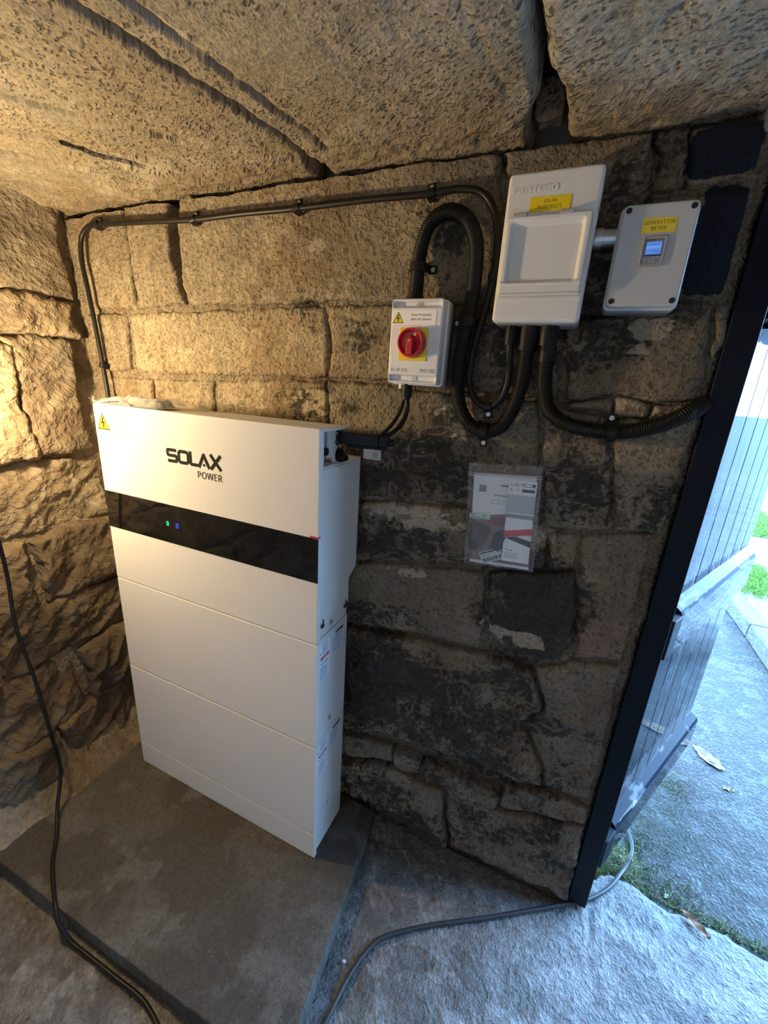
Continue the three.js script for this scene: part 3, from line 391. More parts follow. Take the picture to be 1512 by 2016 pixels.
part('concrete', patch([[-1.85, -0.108, 0.24, -0.108, 0.300, -0.106, 0.345, -0.145, 0.405, -0.145, 0.475, -0.113, 0.525, -0.118, 0.62, -0.118, 0.72, -0.100, 1.0, -0.09, 1.75, -0.10], [1.75, -0.10, 1.75, 2.5], [1.75, 2.5, -1.85, 2.5], [-1.85, 2.5, -1.85, -0.108]], {
  s: steps([3.0, 0.009], [0.7, 0.03]), t: steps([0.85, 0.008], [1.75, 0.04]), depth: 0.12, wobble: 0.006, place: (x, z, h) => [x, h, z], flip: false, uv: fuv,
  h: (x, z, d) => -0.006 + 0.012 * (fbm(x * 7, z * 7, 4) - 0.5) + 0.004 * (fbm(x * 50, z * 50, 2) - 0.5) + (x > 0.25 && z < 0 ? rounded(d, 0.02) : 0) - 0.007 * Math.exp(-(((x - 0.29 + 0.03 * (fbm(z * 12, 4, 3) - 0.5)) / 0.003) ** 2)) * smooth(0.32, 0.05, z) - 0.010 * Math.exp(-(((z + 0.003 + 0.012 * (fbm(x * 14, 1, 3) - 0.5)) / 0.008) ** 2)) * smooth(0.24, 0.18, x),
}), floorMat, floor);
part('sub_base', box(-1.9, 1.9, -0.3, -0.1, -0.1, 2.6), rockMats[1], floor);

// concrete paving slab under the cabinet
const slabTex = surface(1024, 1024, -1.36, -0.28, -0.1, 0.98, (x, z, o) => {
  const big = fbm(x * 5 + 9, z * 5, 3), fine = fbm(x * 130, z * 130, 2), grain = noise(x * 330, z * 330), g2 = noise(x * 290 + 40, z * 290);
  const k = 0.72 + 0.4 * (fine - 0.3) + 0.35 * (grain - 0.5);
  o[0] = 0.105; o[1] = 0.097; o[2] = 0.082; mixTo(o, 0.07, 0.06, 0.047, smooth(0.45, 0.6, big) * 0.8);
  mixTo(o, 0.16, 0.153, 0.138, smooth(0.55, 0.7, fbm(x * 14, z * 14 + 3, 3)) * 0.6);
  o[0] *= k; o[1] *= k; o[2] *= k;
  if (g2 > 0.965) mixTo(o, 0.32, 0.31, 0.28, 0.6);                        // pale grit
  o[3] = 0.5 + 0.6 * (fine - 0.5) + 0.4 * (grain - 0.5);
});
const slabMat = std({ map: slabTex.map, bumpMap: slabTex.bump, bumpScale: 0.0022, roughness: 0.8 });
solo('paving_slab', patch([[-1.345, 0.035, -0.363, 0.047], [-0.363, 0.047, -0.301, 0.624], [-0.301, 0.624, -1.345, 0.655], [-1.345, 0.655, -1.345, 0.035]], { s: [0, 0.002, 0.004, 0.008, ...steps([1, 0.012]).slice(2, -2), 0.992, 0.996, 0.998, 1], t: [0, 0.003, 0.006, 0.012, ...steps([0.62, 0.01]).slice(2, -2), 0.988, 0.994, 0.997, 1], depth: 0.052, wobble: 0.0015, place: (x, z, h) => [x, 0.05 + h, z], uv: (x, z) => [(x + 1.36) / 1.08, (z + 0.1) / 1.08], h: (x, z, d) => rounded(d, 0.005) - 0.0005 + 0.0012 * (fbm(x * 6, z * 6, 2) - 0.5) }), slabMat, 'flat grey concrete paving slab under the white cabinet', 'paving slab');

// ---------------------------------------------------------------- outside: tarmac, kerb, footway, grass
const tarTex = surface(1024, 1024, 0, 1.1, 0, 1.1, (x, z, o) => {
  const big = fbm(x * 5, z * 5 + 3, 3), mid = fbm(x * 25, z * 25, 3), st = noise(x * 150, z * 150), s2 = noise(x * 300 + 7, z * 300), fine = fbm(x * 200, z * 200, 2);
  const k = 0.55 + 0.9 * (st * 0.5 + s2 * 0.5) * (0.6 + 0.8 * fine);
  o[0] = 0.043; o[1] = 0.039; o[2] = 0.034; mixTo(o, 0.036, 0.038, 0.028, smooth(0.5, 0.65, big) * 0.6); mixTo(o, 0.085, 0.085, 0.08, smooth(0.55, 0.65, mid) * 0.5);
  o[0] *= k; o[1] *= k; o[2] *= k; if (s2 > 0.87 && st > 0.5) mixTo(o, 0.24, 0.24, 0.23, 0.7);
  o[3] = 0.3 + 0.45 * st + 0.25 * s2 + 0.3 * (mid - 0.5);
});
const tarMat = std({ map: tarTex.map, bumpMap: tarTex.bump, bumpScale: 0.007, roughness: 0.85 });
const road = thing('driveway', 'rough grey tarmac driveway outside the open door', 'driveway'); road.userData.kind = 'structure';
part('tarmac', patch([[-2.5, -5, 1.262, -5], [1.262, -5, 1.262, -0.5, 1.29, 0.6], [1.29, 0.6, -2.5, 0.6], [-2.5, 0.6, -2.5, -5]], { s: steps([2.4, 0.06], [1.4, 0.014]), t: steps([3.6, 0.03], [2.0, 0.014]), depth: 0.05, wobble: 0, place: (x, z, h) => [x, -0.035 + h, z], uv: (x, z) => [x / 1.1, z / 1.1], h: (x, z) => 0.016 * (fbm(x * 4, z * 4, 4) - 0.5) + 0.006 * (fbm(x * 30, z * 30, 3) - 0.5) - (z > -0.09 ? 0.06 : 0) }), tarMat, road);
const paveMat = std({ map: floorTex.map, bumpMap: floorTex.bump, bumpScale: 0.005, roughness: 0.9, color: rgb(1.25, 1.24, 1.2) });
const kerb = thing('kerb', 'pale concrete kerb along the edge of the driveway', 'kerb'); kerb.userData.kind = 'structure';
for (let i = 0; i < 6; i++) part('kerb_stone', rbox(1.26, 1.36, -0.1, 0.062, -0.62 - i * 0.75 - 0.744, -0.62 - i * 0.75, 0.012, 3), paveMat, kerb);
const foot = thing('footway', 'pale concrete footway beyond the kerb', 'footway'); foot.userData.kind = 'structure';
part('concrete', patch([[1.362, -9, 9, -9], [9, -9, 9, 0.5], [9, 0.5, 1.362, 0.5], [1.362, 0.5, 1.362, -9]], { res: 0.09, depth: 0.08, wobble: 0, place: (x, z, h) => [x, 0.05 + h, z], uv: fuv, h: (x, z) => 0.008 * (fbm(x * 5, z * 5, 3) - 0.5) }), paveMat, foot);
const soil = std({ color: rgb(0.09, 0.13, 0.035), roughness: 1 });
const lawn = thing('lawn', 'green lawn beyond the footway', 'lawn'); lawn.userData.kind = 'structure';
part('turf', box(1.62, 2.5, -0.05, 0.058, -6.9, -4.5), soil, lawn);
const farRoad = thing('street', 'smooth grey street beyond the footway', 'street'); farRoad.userData.kind = 'structure';
part('tarmac', merge([box(9, 60, -0.12, 0.045, -60, 12), box(-30, 9, -0.12, 0.045, -60, -9), box(-30, -2.5, -0.12, -0.02, -9, 12), box(-2.5, 1.3, -0.12, -0.03, -9, -5)]), std({ color: rgb(0.07, 0.08, 0.095), roughness: 0.55 }), farRoad);
const blade = () => { const g = new THREE.BufferGeometry(); g.setAttribute('position', new THREE.Float32BufferAttribute([-0.5, 0, 0, 0.5, 0, 0, -0.35, 0.45, 0.1, 0.35, 0.45, 0.1, 0, 1, 0.4], 3)); g.setIndex([0, 1, 2, 1, 3, 2, 2, 3, 4]); g.computeVertexNormals(); return g; };
const grassMat = std({ color: rgb(1, 1, 1), roughness: 0.8, side: THREE.DoubleSide });
function grass(name, label, n, seed, spot, wide, tall, tone) {
  const r = rng(seed), m = new THREE.InstancedMesh(blade(), grassMat, n), d = new THREE.Object3D(), c = new THREE.Color();
  for (let i = 0; i < n; i++) {
    const [x, y, z] = spot(r); d.position.set(x, y, z); d.rotation.set((r() - 0.5) * 1.5, r() * 6.3, (r() - 0.5) * 1.5, 'YXZ'); const k = 0.5 + r(); d.scale.set(wide * (0.6 + 0.8 * r()), tall * k, tall * k); d.updateMatrix(); m.setMatrixAt(i, d.matrix);
    const t = r(); c.setRGB(...tone(t, r)); m.setColorAt(i, c);
  }
  m.name = numbered(name); shade(m); scene.add(m); return tag(m, label, name.split('_')[0], null, 'stuff');
}
const green = (t, r) => [0.10 + 0.14 * t, 0.22 + 0.14 * t, 0.03 + 0.03 * t];
const dry = (t, r) => (r() < 0.3 ? [0.36, 0.33, 0.2] : [0.10 + 0.08 * t, 0.15 + 0.09 * t, 0.05 + 0.03 * t]);
grass('grass_bank', 'bright green grass beyond the pale footway', 9000, 3, (r) => [1.62 + r() * 0.88, 0.056, -4.5 - r() * 2.4], 0.008, 0.06, green);
grass('grass_verge', 'green weeds growing along the back of the kerb', 2600, 4, (r) => { const t = r(); return [1.45 + t * 0.22 + (r() - 0.5) * 0.16, 0.05, -2.75 - t * 0.6 + (r() - 0.5) * 0.25]; }, 0.006, 0.04, green);
const seam = [[0.31, -0.125], [0.36, -0.165], [0.41, -0.17], [0.47, -0.14], [0.55, -0.14], [0.64, -0.14], [0.74, -0.125], [0.9, -0.115]];
const onSeam = (r) => { const t = Math.pow(r(), 1.7) * 6.99, i = t | 0, u = t - i; return [lerp(seam[i][0], seam[i + 1][0], u), lerp(seam[i][1], seam[i + 1][1], u)]; };
grass('grass_seam', 'short grass and moss along the threshold edge', 2600, 8, (r) => { const [x, z] = onSeam(r); return [x + (r() - 0.5) * 0.03, -0.036, z - Math.pow(r(), 2) * 0.10 * (x < 0.6 ? 1 : 0.3)]; }, 0.0022, 0.018, dry);
grass('grass_tuft', 'dry straw tuft beside the cord at the door hinge', 420, 9, (r) => [0.405 + (r() - 0.5) * 0.05, -0.032, -0.19 + (r() - 0.5) * 0.09], 0.0016, 0.032, (t, r) => (r() < 0.5 ? [0.42, 0.40, 0.28] : [0.2, 0.26, 0.1]));
grass('moss_patch', 'green moss on the tarmac below the door leaf', 5200, 10, (r) => { const t = r(), w = r() * r(); return [0.34 + t * 0.26 + w * 0.14, -0.038, -0.16 - t * 0.5 - (r() - 0.5) * 0.1]; }, 0.003, 0.007, (t) => [0.10 + 0.09 * t, 0.14 + 0.1 * t, 0.05]);

// ---------------------------------------------------------------- door frame and the ledged plank door, standing open
const paintDark = phy({ color: rgb(0.004, 0.007, 0.013), roughness: 0.5, specularIntensity: 0.35 });
const frame = struct('trim_1', 'black painted timber door frame'); frame.userData.category = 'door frame';
part('hinge_post', rbox(0.226, 0.274, 0.004, 1.80, -0.10, 0.004, 0.003), paintDark, frame);
part('lock_post', rbox(1.04, 1.09, 0.004, 1.80, -0.10, 0.004, 0.003), paintDark, frame);
part('head', rbox(0.226, 1.09, 1.765, 1.815, -0.10, 0.003, 0.003), paintDark, frame);
const door = struct('door_1', 'black painted ledged plank door standing open to the outside');
door.position.set(0.282, 0, -0.098); door.rotation.y = Math.atan2(0.885, 0.465);
// door coordinates: x along the leaf from the hinge, z towards the room side of the leaf
const scuff = (() => {
  const w = 512, h = 1024, b = new Uint8Array(w * h), r = new Uint8Array(w * h), c = new Uint8Array(w * h * 4);
  for (let j = 0, k = 0; j < h; j++) for (let i = 0; i < w; i++, k++) {
    const x = i / w, y = j / h, s = fbm(x * 70, y * 9, 4), s2 = fbm(x * 160 + 5, y * 26, 3), m = fbm(x * 6, y * 6, 3);
    b[k] = 255 * clamp(0.5 + 0.8 * (s - 0.5) + 0.25 * (s2 - 0.5), 0, 1); r[k] = 255 * clamp(0.20 + 0.5 * smooth(0.48, 0.7, m) * s2 + 0.25 * s, 0, 1);
    const sc = smooth(0.66, 0.74, s2 * 0.6 + m * 0.4 + (y < 0.45 ? 0.06 : 0)); c[k * 4] = LUT[((0.011 + 0.10 * sc) * 4096) | 0]; c[k * 4 + 1] = LUT[((0.015 + 0.105 * sc) * 4096) | 0]; c[k * 4 + 2] = LUT[((0.024 + 0.11 * sc) * 4096) | 0]; c[k * 4 + 3] = 255;
  }
  return { b: dataTex(w, h, b), r: dataTex(w, h, r), c: dataTex(w, h, c, true) };
})();
const doorMat = phy({ map: scuff.c, bumpMap: scuff.b, bumpScale: 0.0006, roughnessMap: scuff.r, roughness: 1, specularIntensity: 0.12 });
const boards = 7, bw = 0.815 / boards;
for (let i = 0; i < boards; i++) { const g = rbox(i * bw + 0.001, (i + 1) * bw - 0.001, 0.02, 1.775, -0.032, -0.008, 0.0035, 2), p = g.attributes.position, u = g.attributes.uv; for (let k = 0; k < p.count; k++) u.setXY(k, p.getX(k) / 0.9 + i * 0.37, p.getY(k) / 1.8); part('plank', g, doorMat, door); }
for (const y of [0.055, 0.775, 1.535]) {
  const s = new THREE.Shape([[-0.008, 0], [-0.008, 0.135], [0.016, 0.118], [0.022, 0.108], [0.022, 0]].map(([a, b]) => new THREE.Vector2(a, b)));
  const g = new THREE.ExtrudeGeometry(s, { depth: 0.735, bevelEnabled: true, bevelSize: 0.0015, bevelThickness: 0.0015, bevelSegments: 1 }).rotateY(Math.PI / 2).applyMatrix4(new THREE.Matrix4().makeScale(1, 1, -1)).translate(0.06, y, 0);
  const ix = g.index; if (ix) { for (let i = 0; i < ix.count; i += 3) { const t = ix.getX(i); ix.setX(i, ix.getX(i + 1)); ix.setX(i + 1, t); } } else { const p = g.attributes.position.array; for (let i = 0; i < p.length; i += 9) for (let k = 0; k < 3; k++) { const t = p[i + k]; p[i + k] = p[i + 3 + k]; p[i + 3 + k] = t; } }
  g.computeVertexNormals(); const u = g.attributes.uv, p = g.attributes.position; for (let k = 0; k < p.count; k++) u.setXY(k, p.getY(k) + p.getZ(k), p.getX(k) / 1.8);
  part('ledge', g, doorMat, door);
  const hg = new THREE.Group(); hg.name = 'hinge'; hg.userData.label = 'black steel butt hinge'; door.add(hg);
  part('hinge_leaf', rbox(-0.004, 0.056, y + 0.008, y + 0.112, -0.007, 0.026, 0.003), paintDark, hg); part('knuckle', cyl(0.007, 0.1, 14).translate(-0.002, y + 0.068, 0.02), paintDark, hg);
}

// ---------------------------------------------------------------- the work lamp hung on the left wall, just outside the picture
{
  const [lx, ly, lz] = LAMP.at;
  const lamp = thing('work_lamp', 'caged hand lamp hung on the left wall by its cord', 'lamp', [lx, ly, lz]);
  part('bulb', new THREE.SphereGeometry(0.03, 20, 14).scale(1, 1.25, 1), std({ color: 0xffffff, emissive: LAMP.color, emissiveIntensity: 14 }), lamp);
  const black = std({ color: rgb(0.02, 0.02, 0.02), roughness: 0.5 }), steel = std({ color: rgb(0.5, 0.5, 0.48), metalness: 1, roughness: 0.35 });
  part('handle', cyl(0.017, 0.13, 18, 0.014).translate(0, -0.115, 0), black, lamp);
  for (let i = 0; i < 4; i++) { const a = i * Math.PI / 2 + 0.4; part('cage_wire', sweep(curve([[0.02 * Math.cos(a), -0.05, 0.02 * Math.sin(a)], [0.05 * Math.cos(a), -0.01, 0.05 * Math.sin(a)], [0.045 * Math.cos(a), 0.04, 0.045 * Math.sin(a)], [0, 0.075, 0]]), 0.0013, 20, 6), steel, lamp); }
  part('hook', sweep(curve([[0, 0.075, 0], [-0.02, 0.1, 0], [-0.08, 0.11, 0], [-0.16, 0.1, 0]]), 0.002, 16, 6), steel, lamp);
  const L = new THREE.PointLight(LAMP.color, LAMP.power, 0, 2); L.castShadow = true; L.shadow.radius = 1.4; lamp.add(L);
}

// ---------------------------------------------------------------- white cabinet: inverter on two battery modules and a plinth
const white = phy({ color: rgb(0.74, 0.725, 0.69), roughness: 0.6, specularIntensity: 0.5 }), offWhite = std({ color: rgb(0.72, 0.72, 0.70), roughness: 0.5 });
const gloss = phy({ color: rgb(0.004, 0.004, 0.005), roughness: 0.08, clearcoat: 1, clearcoatRoughness: 0.03 });
const blackPl = phy({ color: rgb(0.008, 0.008, 0.009), roughness: 0.45, specularIntensity: 0.5 }), rubber = phy({ color: rgb(0.009, 0.009, 0.009), roughness: 0.42, specularIntensity: 0.6 }), dark = std({ color: rgb(0.02, 0.02, 0.022), roughness: 0.6 });
const zinc = std({ color: rgb(0.62, 0.64, 0.66), metalness: 0.9, roughness: 0.38 }), screwMat = std({ color: rgb(0.66, 0.66, 0.64), metalness: 0.7, roughness: 0.4 });
const UX0 = -1.180, UX1 = -0.463, UZ = 0.2576, SIDE = -0.4695;
const RZ = [0, Math.PI / 2, 0];                                       // prints on the right hand side
const lettering = (g, t, x, y, size, font = 'sans-serif', weight = '', fill = '#111', align = 'left') => { g.font = `${weight} ${size}px ${font}`; g.fillStyle = fill; g.textAlign = align; g.textBaseline = 'middle'; g.fillText(t, x, y); };
function warning(g, x, y, s) {                                        // yellow triangle with a lightning flash
  g.beginPath(); g.moveTo(x, y - s * 0.9); g.lineTo(x + s, y + s * 0.85); g.lineTo(x - s, y + s * 0.85); g.closePath(); g.fillStyle = '#f4d800'; g.fill(); g.lineWidth = s * 0.13; g.strokeStyle = '#1a1a10'; g.lineJoin = 'round'; g.stroke();
  g.beginPath(); g.moveTo(x + s * 0.12, y - s * 0.5); g.lineTo(x - s * 0.22, y + s * 0.15); g.lineTo(x + s * 0.16, y + s * 0.08); g.lineTo(x - s * 0.02, y + s * 0.5); g.lineWidth = s * 0.2; g.lineJoin = 'miter'; g.stroke();
  g.beginPath(); g.moveTo(x - s * 0.06, y + s * 0.74); g.lineTo(x - s * 0.16, y + s * 0.42); g.lineTo(x + s * 0.18, y + s * 0.5); g.closePath(); g.fillStyle = '#1a1a10'; g.fill();
}
{
  const o = thing('solar_inverter', 'white inverter with black display band, top unit of the cabinet stack', 'inverter', [0, 0, 0]);
  part('front_cover', rbox(UX0, UX1, 0.7735, 1.287, 0.2430, UZ, 0.0025), white, o);
  const s = new THREE.Shape([[0.098, 0.7735], [0.2425, 0.7735], [0.2425, 1.203], [0.052, 1.203], [0.052, 0.905], [0.098, 0.875]].map(([a, b]) => new THREE.Vector2(-a, b)));
  part('body', new THREE.ExtrudeGeometry(s, { depth: 0.698, bevelEnabled: true, bevelSize: 0.002, bevelThickness: 0.002, bevelSegments: 2, bevelOffset: -0.002 }).rotateY(Math.PI / 2).translate(-1.1715, 0, 0), white, o);
  part('top_housing', rbox(-1.174, -0.520, 1.2025, 1.283, 0.138, 0.2425, 0.002), white, o);
  part('top_plate', rbox(-1.176, -0.466, 1.2785, 1.286, 0.136, 0.243, 0.002), white, o);
  part('terminal_cover', rbox(-0.521, -0.486, 1.215, 1.2785, 0.14, 0.190, 0.002), offWhite, o);
  part('end_bracket', merge([rbox(-0.487, -0.482, 1.2035, 1.279, 0.139, 0.172, 0.0015), rbox(-0.50, -0.478, 1.2035, 1.206, 0.10, 0.165, 0.001)]), white, o);
  part('front_return', box(-0.4725, -0.4665, 1.2035, 1.2785, 0.236, 0.2432), white, o);
  const tab = part('mounting_tab', rbox(-0.478, -0.429, 1.194, 1.224, 0.022, 0.027, 0.002), white, o, 'white steel fixing tab with a bolt'); part('bolt', merge([cyl(0.0095, 0.002, 20).rotateX(Math.PI / 2).translate(-0.4415, 1.208, 0.028), cyl(0.0055, 0.005, 6).rotateX(Math.PI / 2).translate(-0.4415, 1.208, 0.031)]), zinc, tab);
  // side cover plate: groove, latches, plug hole
  part('side_panel', rbox(-0.4700, -0.4680, 0.816, 1.197, 0.098, 0.2405, 0.0008), white, o);
  part('side_groove', box(-0.4690, -0.4678, 0.80, 0.937, 0.2408, 0.2426), dark, o);
  for (const z of [0.226, 0.114]) part('latch', merge([rbox(-0.469, -0.466, 0.806, 0.826, z - 0.004, z - 0.0005, 0.0007), rbox(-0.469, -0.466, 0.804, 0.814, z - 0.006, z + 0.006, 0.0012)]), dark, o);
  part('plug_hole', cyl(0.0075, 0.001, 20).scale(1, 1, 0.8).rotateZ(Math.PI / 2).translate(-0.4691, 0.795, 0.183), zinc, o);
  const band = part('display_band', rbox(UX0 + 0.0005, UX1 - 0.0005, 0.938, 1.047, 0.2500, UZ + 0.0008, 0.0006, 1), gloss, o, 'glossy black display band');
  const ledText = (draw) => ({ transparent: true, emissive: 0xffffff, emissiveIntensity: 0.9, emissiveMap: canvas(64, 64, (g, w, h) => { g.fillStyle = '#000'; g.fillRect(0, 0, w, h); draw(g); }) });
  const bat = (g) => { g.strokeStyle = '#19e09a'; g.lineWidth = 7; g.strokeRect(12, 14, 40, 44); g.fillStyle = '#19e09a'; g.fillRect(22, 5, 20, 8); g.fillRect(20, 42, 24, 7); g.fillRect(20, 29, 24, 6); };
  const grid = (g) => { g.strokeStyle = '#3a50ff'; g.lineWidth = 7; g.strokeRect(11, 8, 42, 48); g.beginPath(); g.moveTo(16, 52); g.lineTo(48, 12); g.stroke(); };
  print('display_icon', 0.012, 0.0145, 5300, (g, w, h) => { g.scale(w / 64, h / 64); bat(g); }, band, [-0.934, 0.9935, UZ + 0.0012], ledText(bat)).userData.label = 'green battery icon';
  print('display_icon', 0.012, 0.0145, 5300, (g, w, h) => { g.scale(w / 64, h / 64); grid(g); }, band, [-0.899, 0.9925, UZ + 0.0012], ledText(grid)).userData.label = 'blue grid icon';
  print('display_icon', 0.013, 0.013, 4000, (g, w, h) => { g.strokeStyle = '#26262a'; g.lineWidth = 5; g.beginPath(); g.arc(w / 2, h / 2, w * 0.36, 0, 7); g.stroke(); }, band, [-0.96, 0.992, UZ + 0.0012], INK);
  for (let i = 0; i < 4; i++) print('touch_icon', 0.011, 0.013, 4000, (g, w, h) => { g.strokeStyle = '#232327'; g.lineWidth = 4; g.strokeRect(w * 0.2, h * 0.2, w * 0.6, h * 0.6); if (i % 2) { g.beginPath(); g.arc(w / 2, h / 2, w * 0.18, 0, 7); g.stroke(); } }, band, [-0.745 + i * 0.026, 0.9905, UZ + 0.0012], INK);
  part('red_marker', box(-0.485, UX1 + 0.0004, 1.0475, 1.0515, 0.2500, UZ + 0.0006), std({ color: rgb(0.55, 0.02, 0.02), roughness: 0.4 }), o, 'small red marker strip');
  // wordmark
  print('wordmark', 0.186, 0.078, 5200, (g, w, h) => {
    g.strokeStyle = '#17130e'; g.lineJoin = 'round'; g.lineCap = 'butt';
    const H = h * 0.46, T = h * 0.05, lw = H * 0.23, a = w * 0.165; g.lineWidth = lw; let x = w * 0.025;
    const l = lw / 2, top = T + l, bot = T + H - l, mid = (top + bot) / 2, r = H * 0.13;
    const path = (p) => { g.beginPath(); p(); g.stroke(); };
    path(() => { g.moveTo(x + a, top); g.lineTo(x + r, top); g.quadraticCurveTo(x, top, x, top + r); g.lineTo(x, mid - r); g.quadraticCurveTo(x, mid, x + r, mid); g.lineTo(x + a - r, mid); g.quadraticCurveTo(x + a, mid, x + a, mid + r); g.lineTo(x + a, bot - r); g.quadraticCurveTo(x + a, bot, x + a - r, bot); g.lineTo(x, bot); });
    x += a + w * 0.042; const ow = a * 1.02;
    path(() => { g.roundRect(x, top, ow, bot - top, r * 1.6); });
    x += ow + w * 0.042;
    path(() => { g.moveTo(x, top - l); g.lineTo(x, bot - r); g.quadraticCurveTo(x, bot, x + r, bot); g.lineTo(x + a * 0.78, bot); });
    x += a * 0.8 + w * 0.012;
    path(() => { g.moveTo(x, bot + l); g.lineTo(x + a * 0.55, top); g.lineTo(x + a * 1.1, bot + l); }); g.fillStyle = '#17130e'; g.fillRect(x + a * 0.45, bot - H * 0.16, a * 0.22, H * 0.16);
    x += a * 1.12 + w * 0.022;
    path(() => { g.moveTo(x, top - l); g.lineTo(x + a * 1.05, bot + l); g.moveTo(x + a * 1.05, top - l); g.lineTo(x, bot + l); });
    g.lineWidth = 1; g.letterSpacing = '3px'; lettering(g, 'POWER', w * 0.545, h * 0.75, h * 0.30, 'sans-serif', '', '#2a241c');
  }, o, [-0.822, 1.163, UZ + 0.0006], { transparent: true, roughness: 1 });
  // warning sticker
  print('warning_sticker', 0.125, 0.078, 3600, (g, w, h) => {
    g.fillStyle = '#fbfaf6'; g.fillRect(0, 0, w, h); warning(g, w * 0.24, h * 0.46, h * 0.30);
    const c = '#24221f'; lettering(g, 'INVERTER', w * 0.70, h * 0.17, h * 0.13, 'sans-serif', 'bold', c, 'center'); lettering(g, 'Isolate, Dual Supply', w * 0.70, h * 0.38, h * 0.10, 'sans-serif', 'bold', c, 'center'); lettering(g, 'isolate AC and DC', w * 0.70, h * 0.57, h * 0.10, 'sans-serif', 'bold', c, 'center'); lettering(g, 'before carrying out work', w * 0.715, h * 0.76, h * 0.085, 'sans-serif', 'bold', c, 'center');
  }, o, [-1.112, 1.238, UZ + 0.0006], { roughness: 1 }).userData.label = 'white sticker with yellow warning triangle';
  // connectors in the open wiring bay
  const dong = part('round_connector', new THREE.LatheGeometry([[0, 0], [0.017, 0], [0.019, 0.004], [0.019, 0.022], [0.015, 0.030], [0.009, 0.032], [0.0085, 0.046], [0, 0.046]].map(([a, b]) => new THREE.Vector2(a, b)), 22).rotateZ(-Math.PI / 2).translate(-0.5195, 1.234, 0.212), blackPl, o, 'black round connector');
  part('dust_cap', merge([new THREE.LatheGeometry([[0, 0], [0.014, 0], [0.0165, 0.003], [0.0165, 0.012], [0.013, 0.015], [0, 0.015]].map(([a, b]) => new THREE.Vector2(a, b)), 20).rotateZ(-1.2).translate(-0.487, 1.2165, 0.146), rbox(-0.486, -0.464, 1.2045, 1.2185, 0.130, 0.158, 0.004)]), blackPl, o, 'black dust cap on a loop');
  part('cap_loop', cord([[-0.480, 1.252, 0.166], [-0.472, 1.238, 0.165], [-0.470, 1.220, 0.150]], 0.0014), blackPl, o); part('loose_wire', cord([[-0.517, 1.265, 0.225], [-0.512, 1.268, 0.21], [-0.509, 1.25, 0.202]], 0.0006), dark, o);
}
// battery modules
{
  const make = (y0, y1, label) => {
    const o = thing('battery_module', label, 'battery', [0, y0, 0], 'battery modules of the white cabinet');
    const h = y1 - y0;
    part('front_cover', rbox(UX0, UX1, 0.001, h - 0.0008, 0.2430, UZ, 0.0025), white, o);
    part('body', rbox(-1.1735, SIDE, 0.0005, h - 0.0005, 0.096, 0.2428, 0.002), white, o);
    part('plug_hole', cyl(0.0075, 0.0012, 20).scale(1, 1, 0.8).rotateZ(Math.PI / 2).translate(SIDE + 0.0004, 0.037, 0.180), zinc, o);
    const lines = (g, x, y, w, n, gap, c = 'rgba(70,80,110,0.55)') => { g.fillStyle = c; for (let i = 0; i < n; i++) g.fillRect(x, y + i * gap, w * (0.6 + 0.4 * ((i * 37 % 10) / 10)), gap * 0.42); };
    print('rating_label', 0.052, 0.112, 3000, (g, w, h) => {
      g.fillStyle = '#eceef4'; g.fillRect(0, 0, w, h); lettering(g, 'BATTERY PACK', w * 0.5, h * 0.035, h * 0.035, 'sans-serif', 'bold', '#333', 'center'); lines(g, w * 0.3, h * 0.08, w * 0.6, 9, h * 0.023); g.fillStyle = '#2a4fa0'; g.fillRect(w * 0.06, h * 0.22, w * 0.12, h * 0.03);
      g.fillStyle = '#c01824'; g.fillRect(w * 0.16, h * 0.345, w * 0.74, h * 0.085); lettering(g, 'WARNING', w * 0.53, h * 0.39, h * 0.05, 'sans-serif', 'bold', '#fff', 'center');
      for (let i = 0; i < 4; i++) { g.beginPath(); g.moveTo(w * (0.24 + i * 0.17), h * 0.50); g.lineTo(w * (0.31 + i * 0.17), h * 0.55); g.lineTo(w * (0.17 + i * 0.17), h * 0.55); g.fillStyle = '#222'; g.fill(); } lines(g, w * 0.08, h * 0.62, w * 0.84, 12, h * 0.03);
    }, o, [SIDE + 0.0005, h - 0.073, 0.212], {}, RZ);
    print('data_label', 0.060, 0.068, 3000, (g, w, h) => { g.fillStyle = '#e3e6f0'; g.fillRect(0, 0, w, h); g.fillStyle = '#20262a'; g.fillRect(w * 0.30, h * 0.02, w * 0.66, h * 0.12); lettering(g, 'Li-ion', w * 0.36, h * 0.08, h * 0.08, 'sans-serif', '', '#cfd4d8'); lines(g, w * 0.05, h * 0.2, w * 0.88, 12, h * 0.062); }, o, [SIDE + 0.0005, h - 0.05, 0.146], {}, RZ);
    return o;
  };
  make(0.4575, 0.773, 'upper white battery module, directly below the inverter');
  make(0.141, 0.457, 'lower white battery module, standing on the plinth');
  const p = thing('cabinet_plinth', 'low white plinth at the bottom of the cabinet, on the concrete slab', 'plinth', [0, 0.0505, 0]);
  part('front_cover', rbox(UX0, UX1, 0, 0.0895, 0.2430, UZ, 0.0025), white, p); part('body', rbox(-1.1735, SIDE, 0.0, 0.0895, 0.096, 0.2428, 0.002), white, p);
}
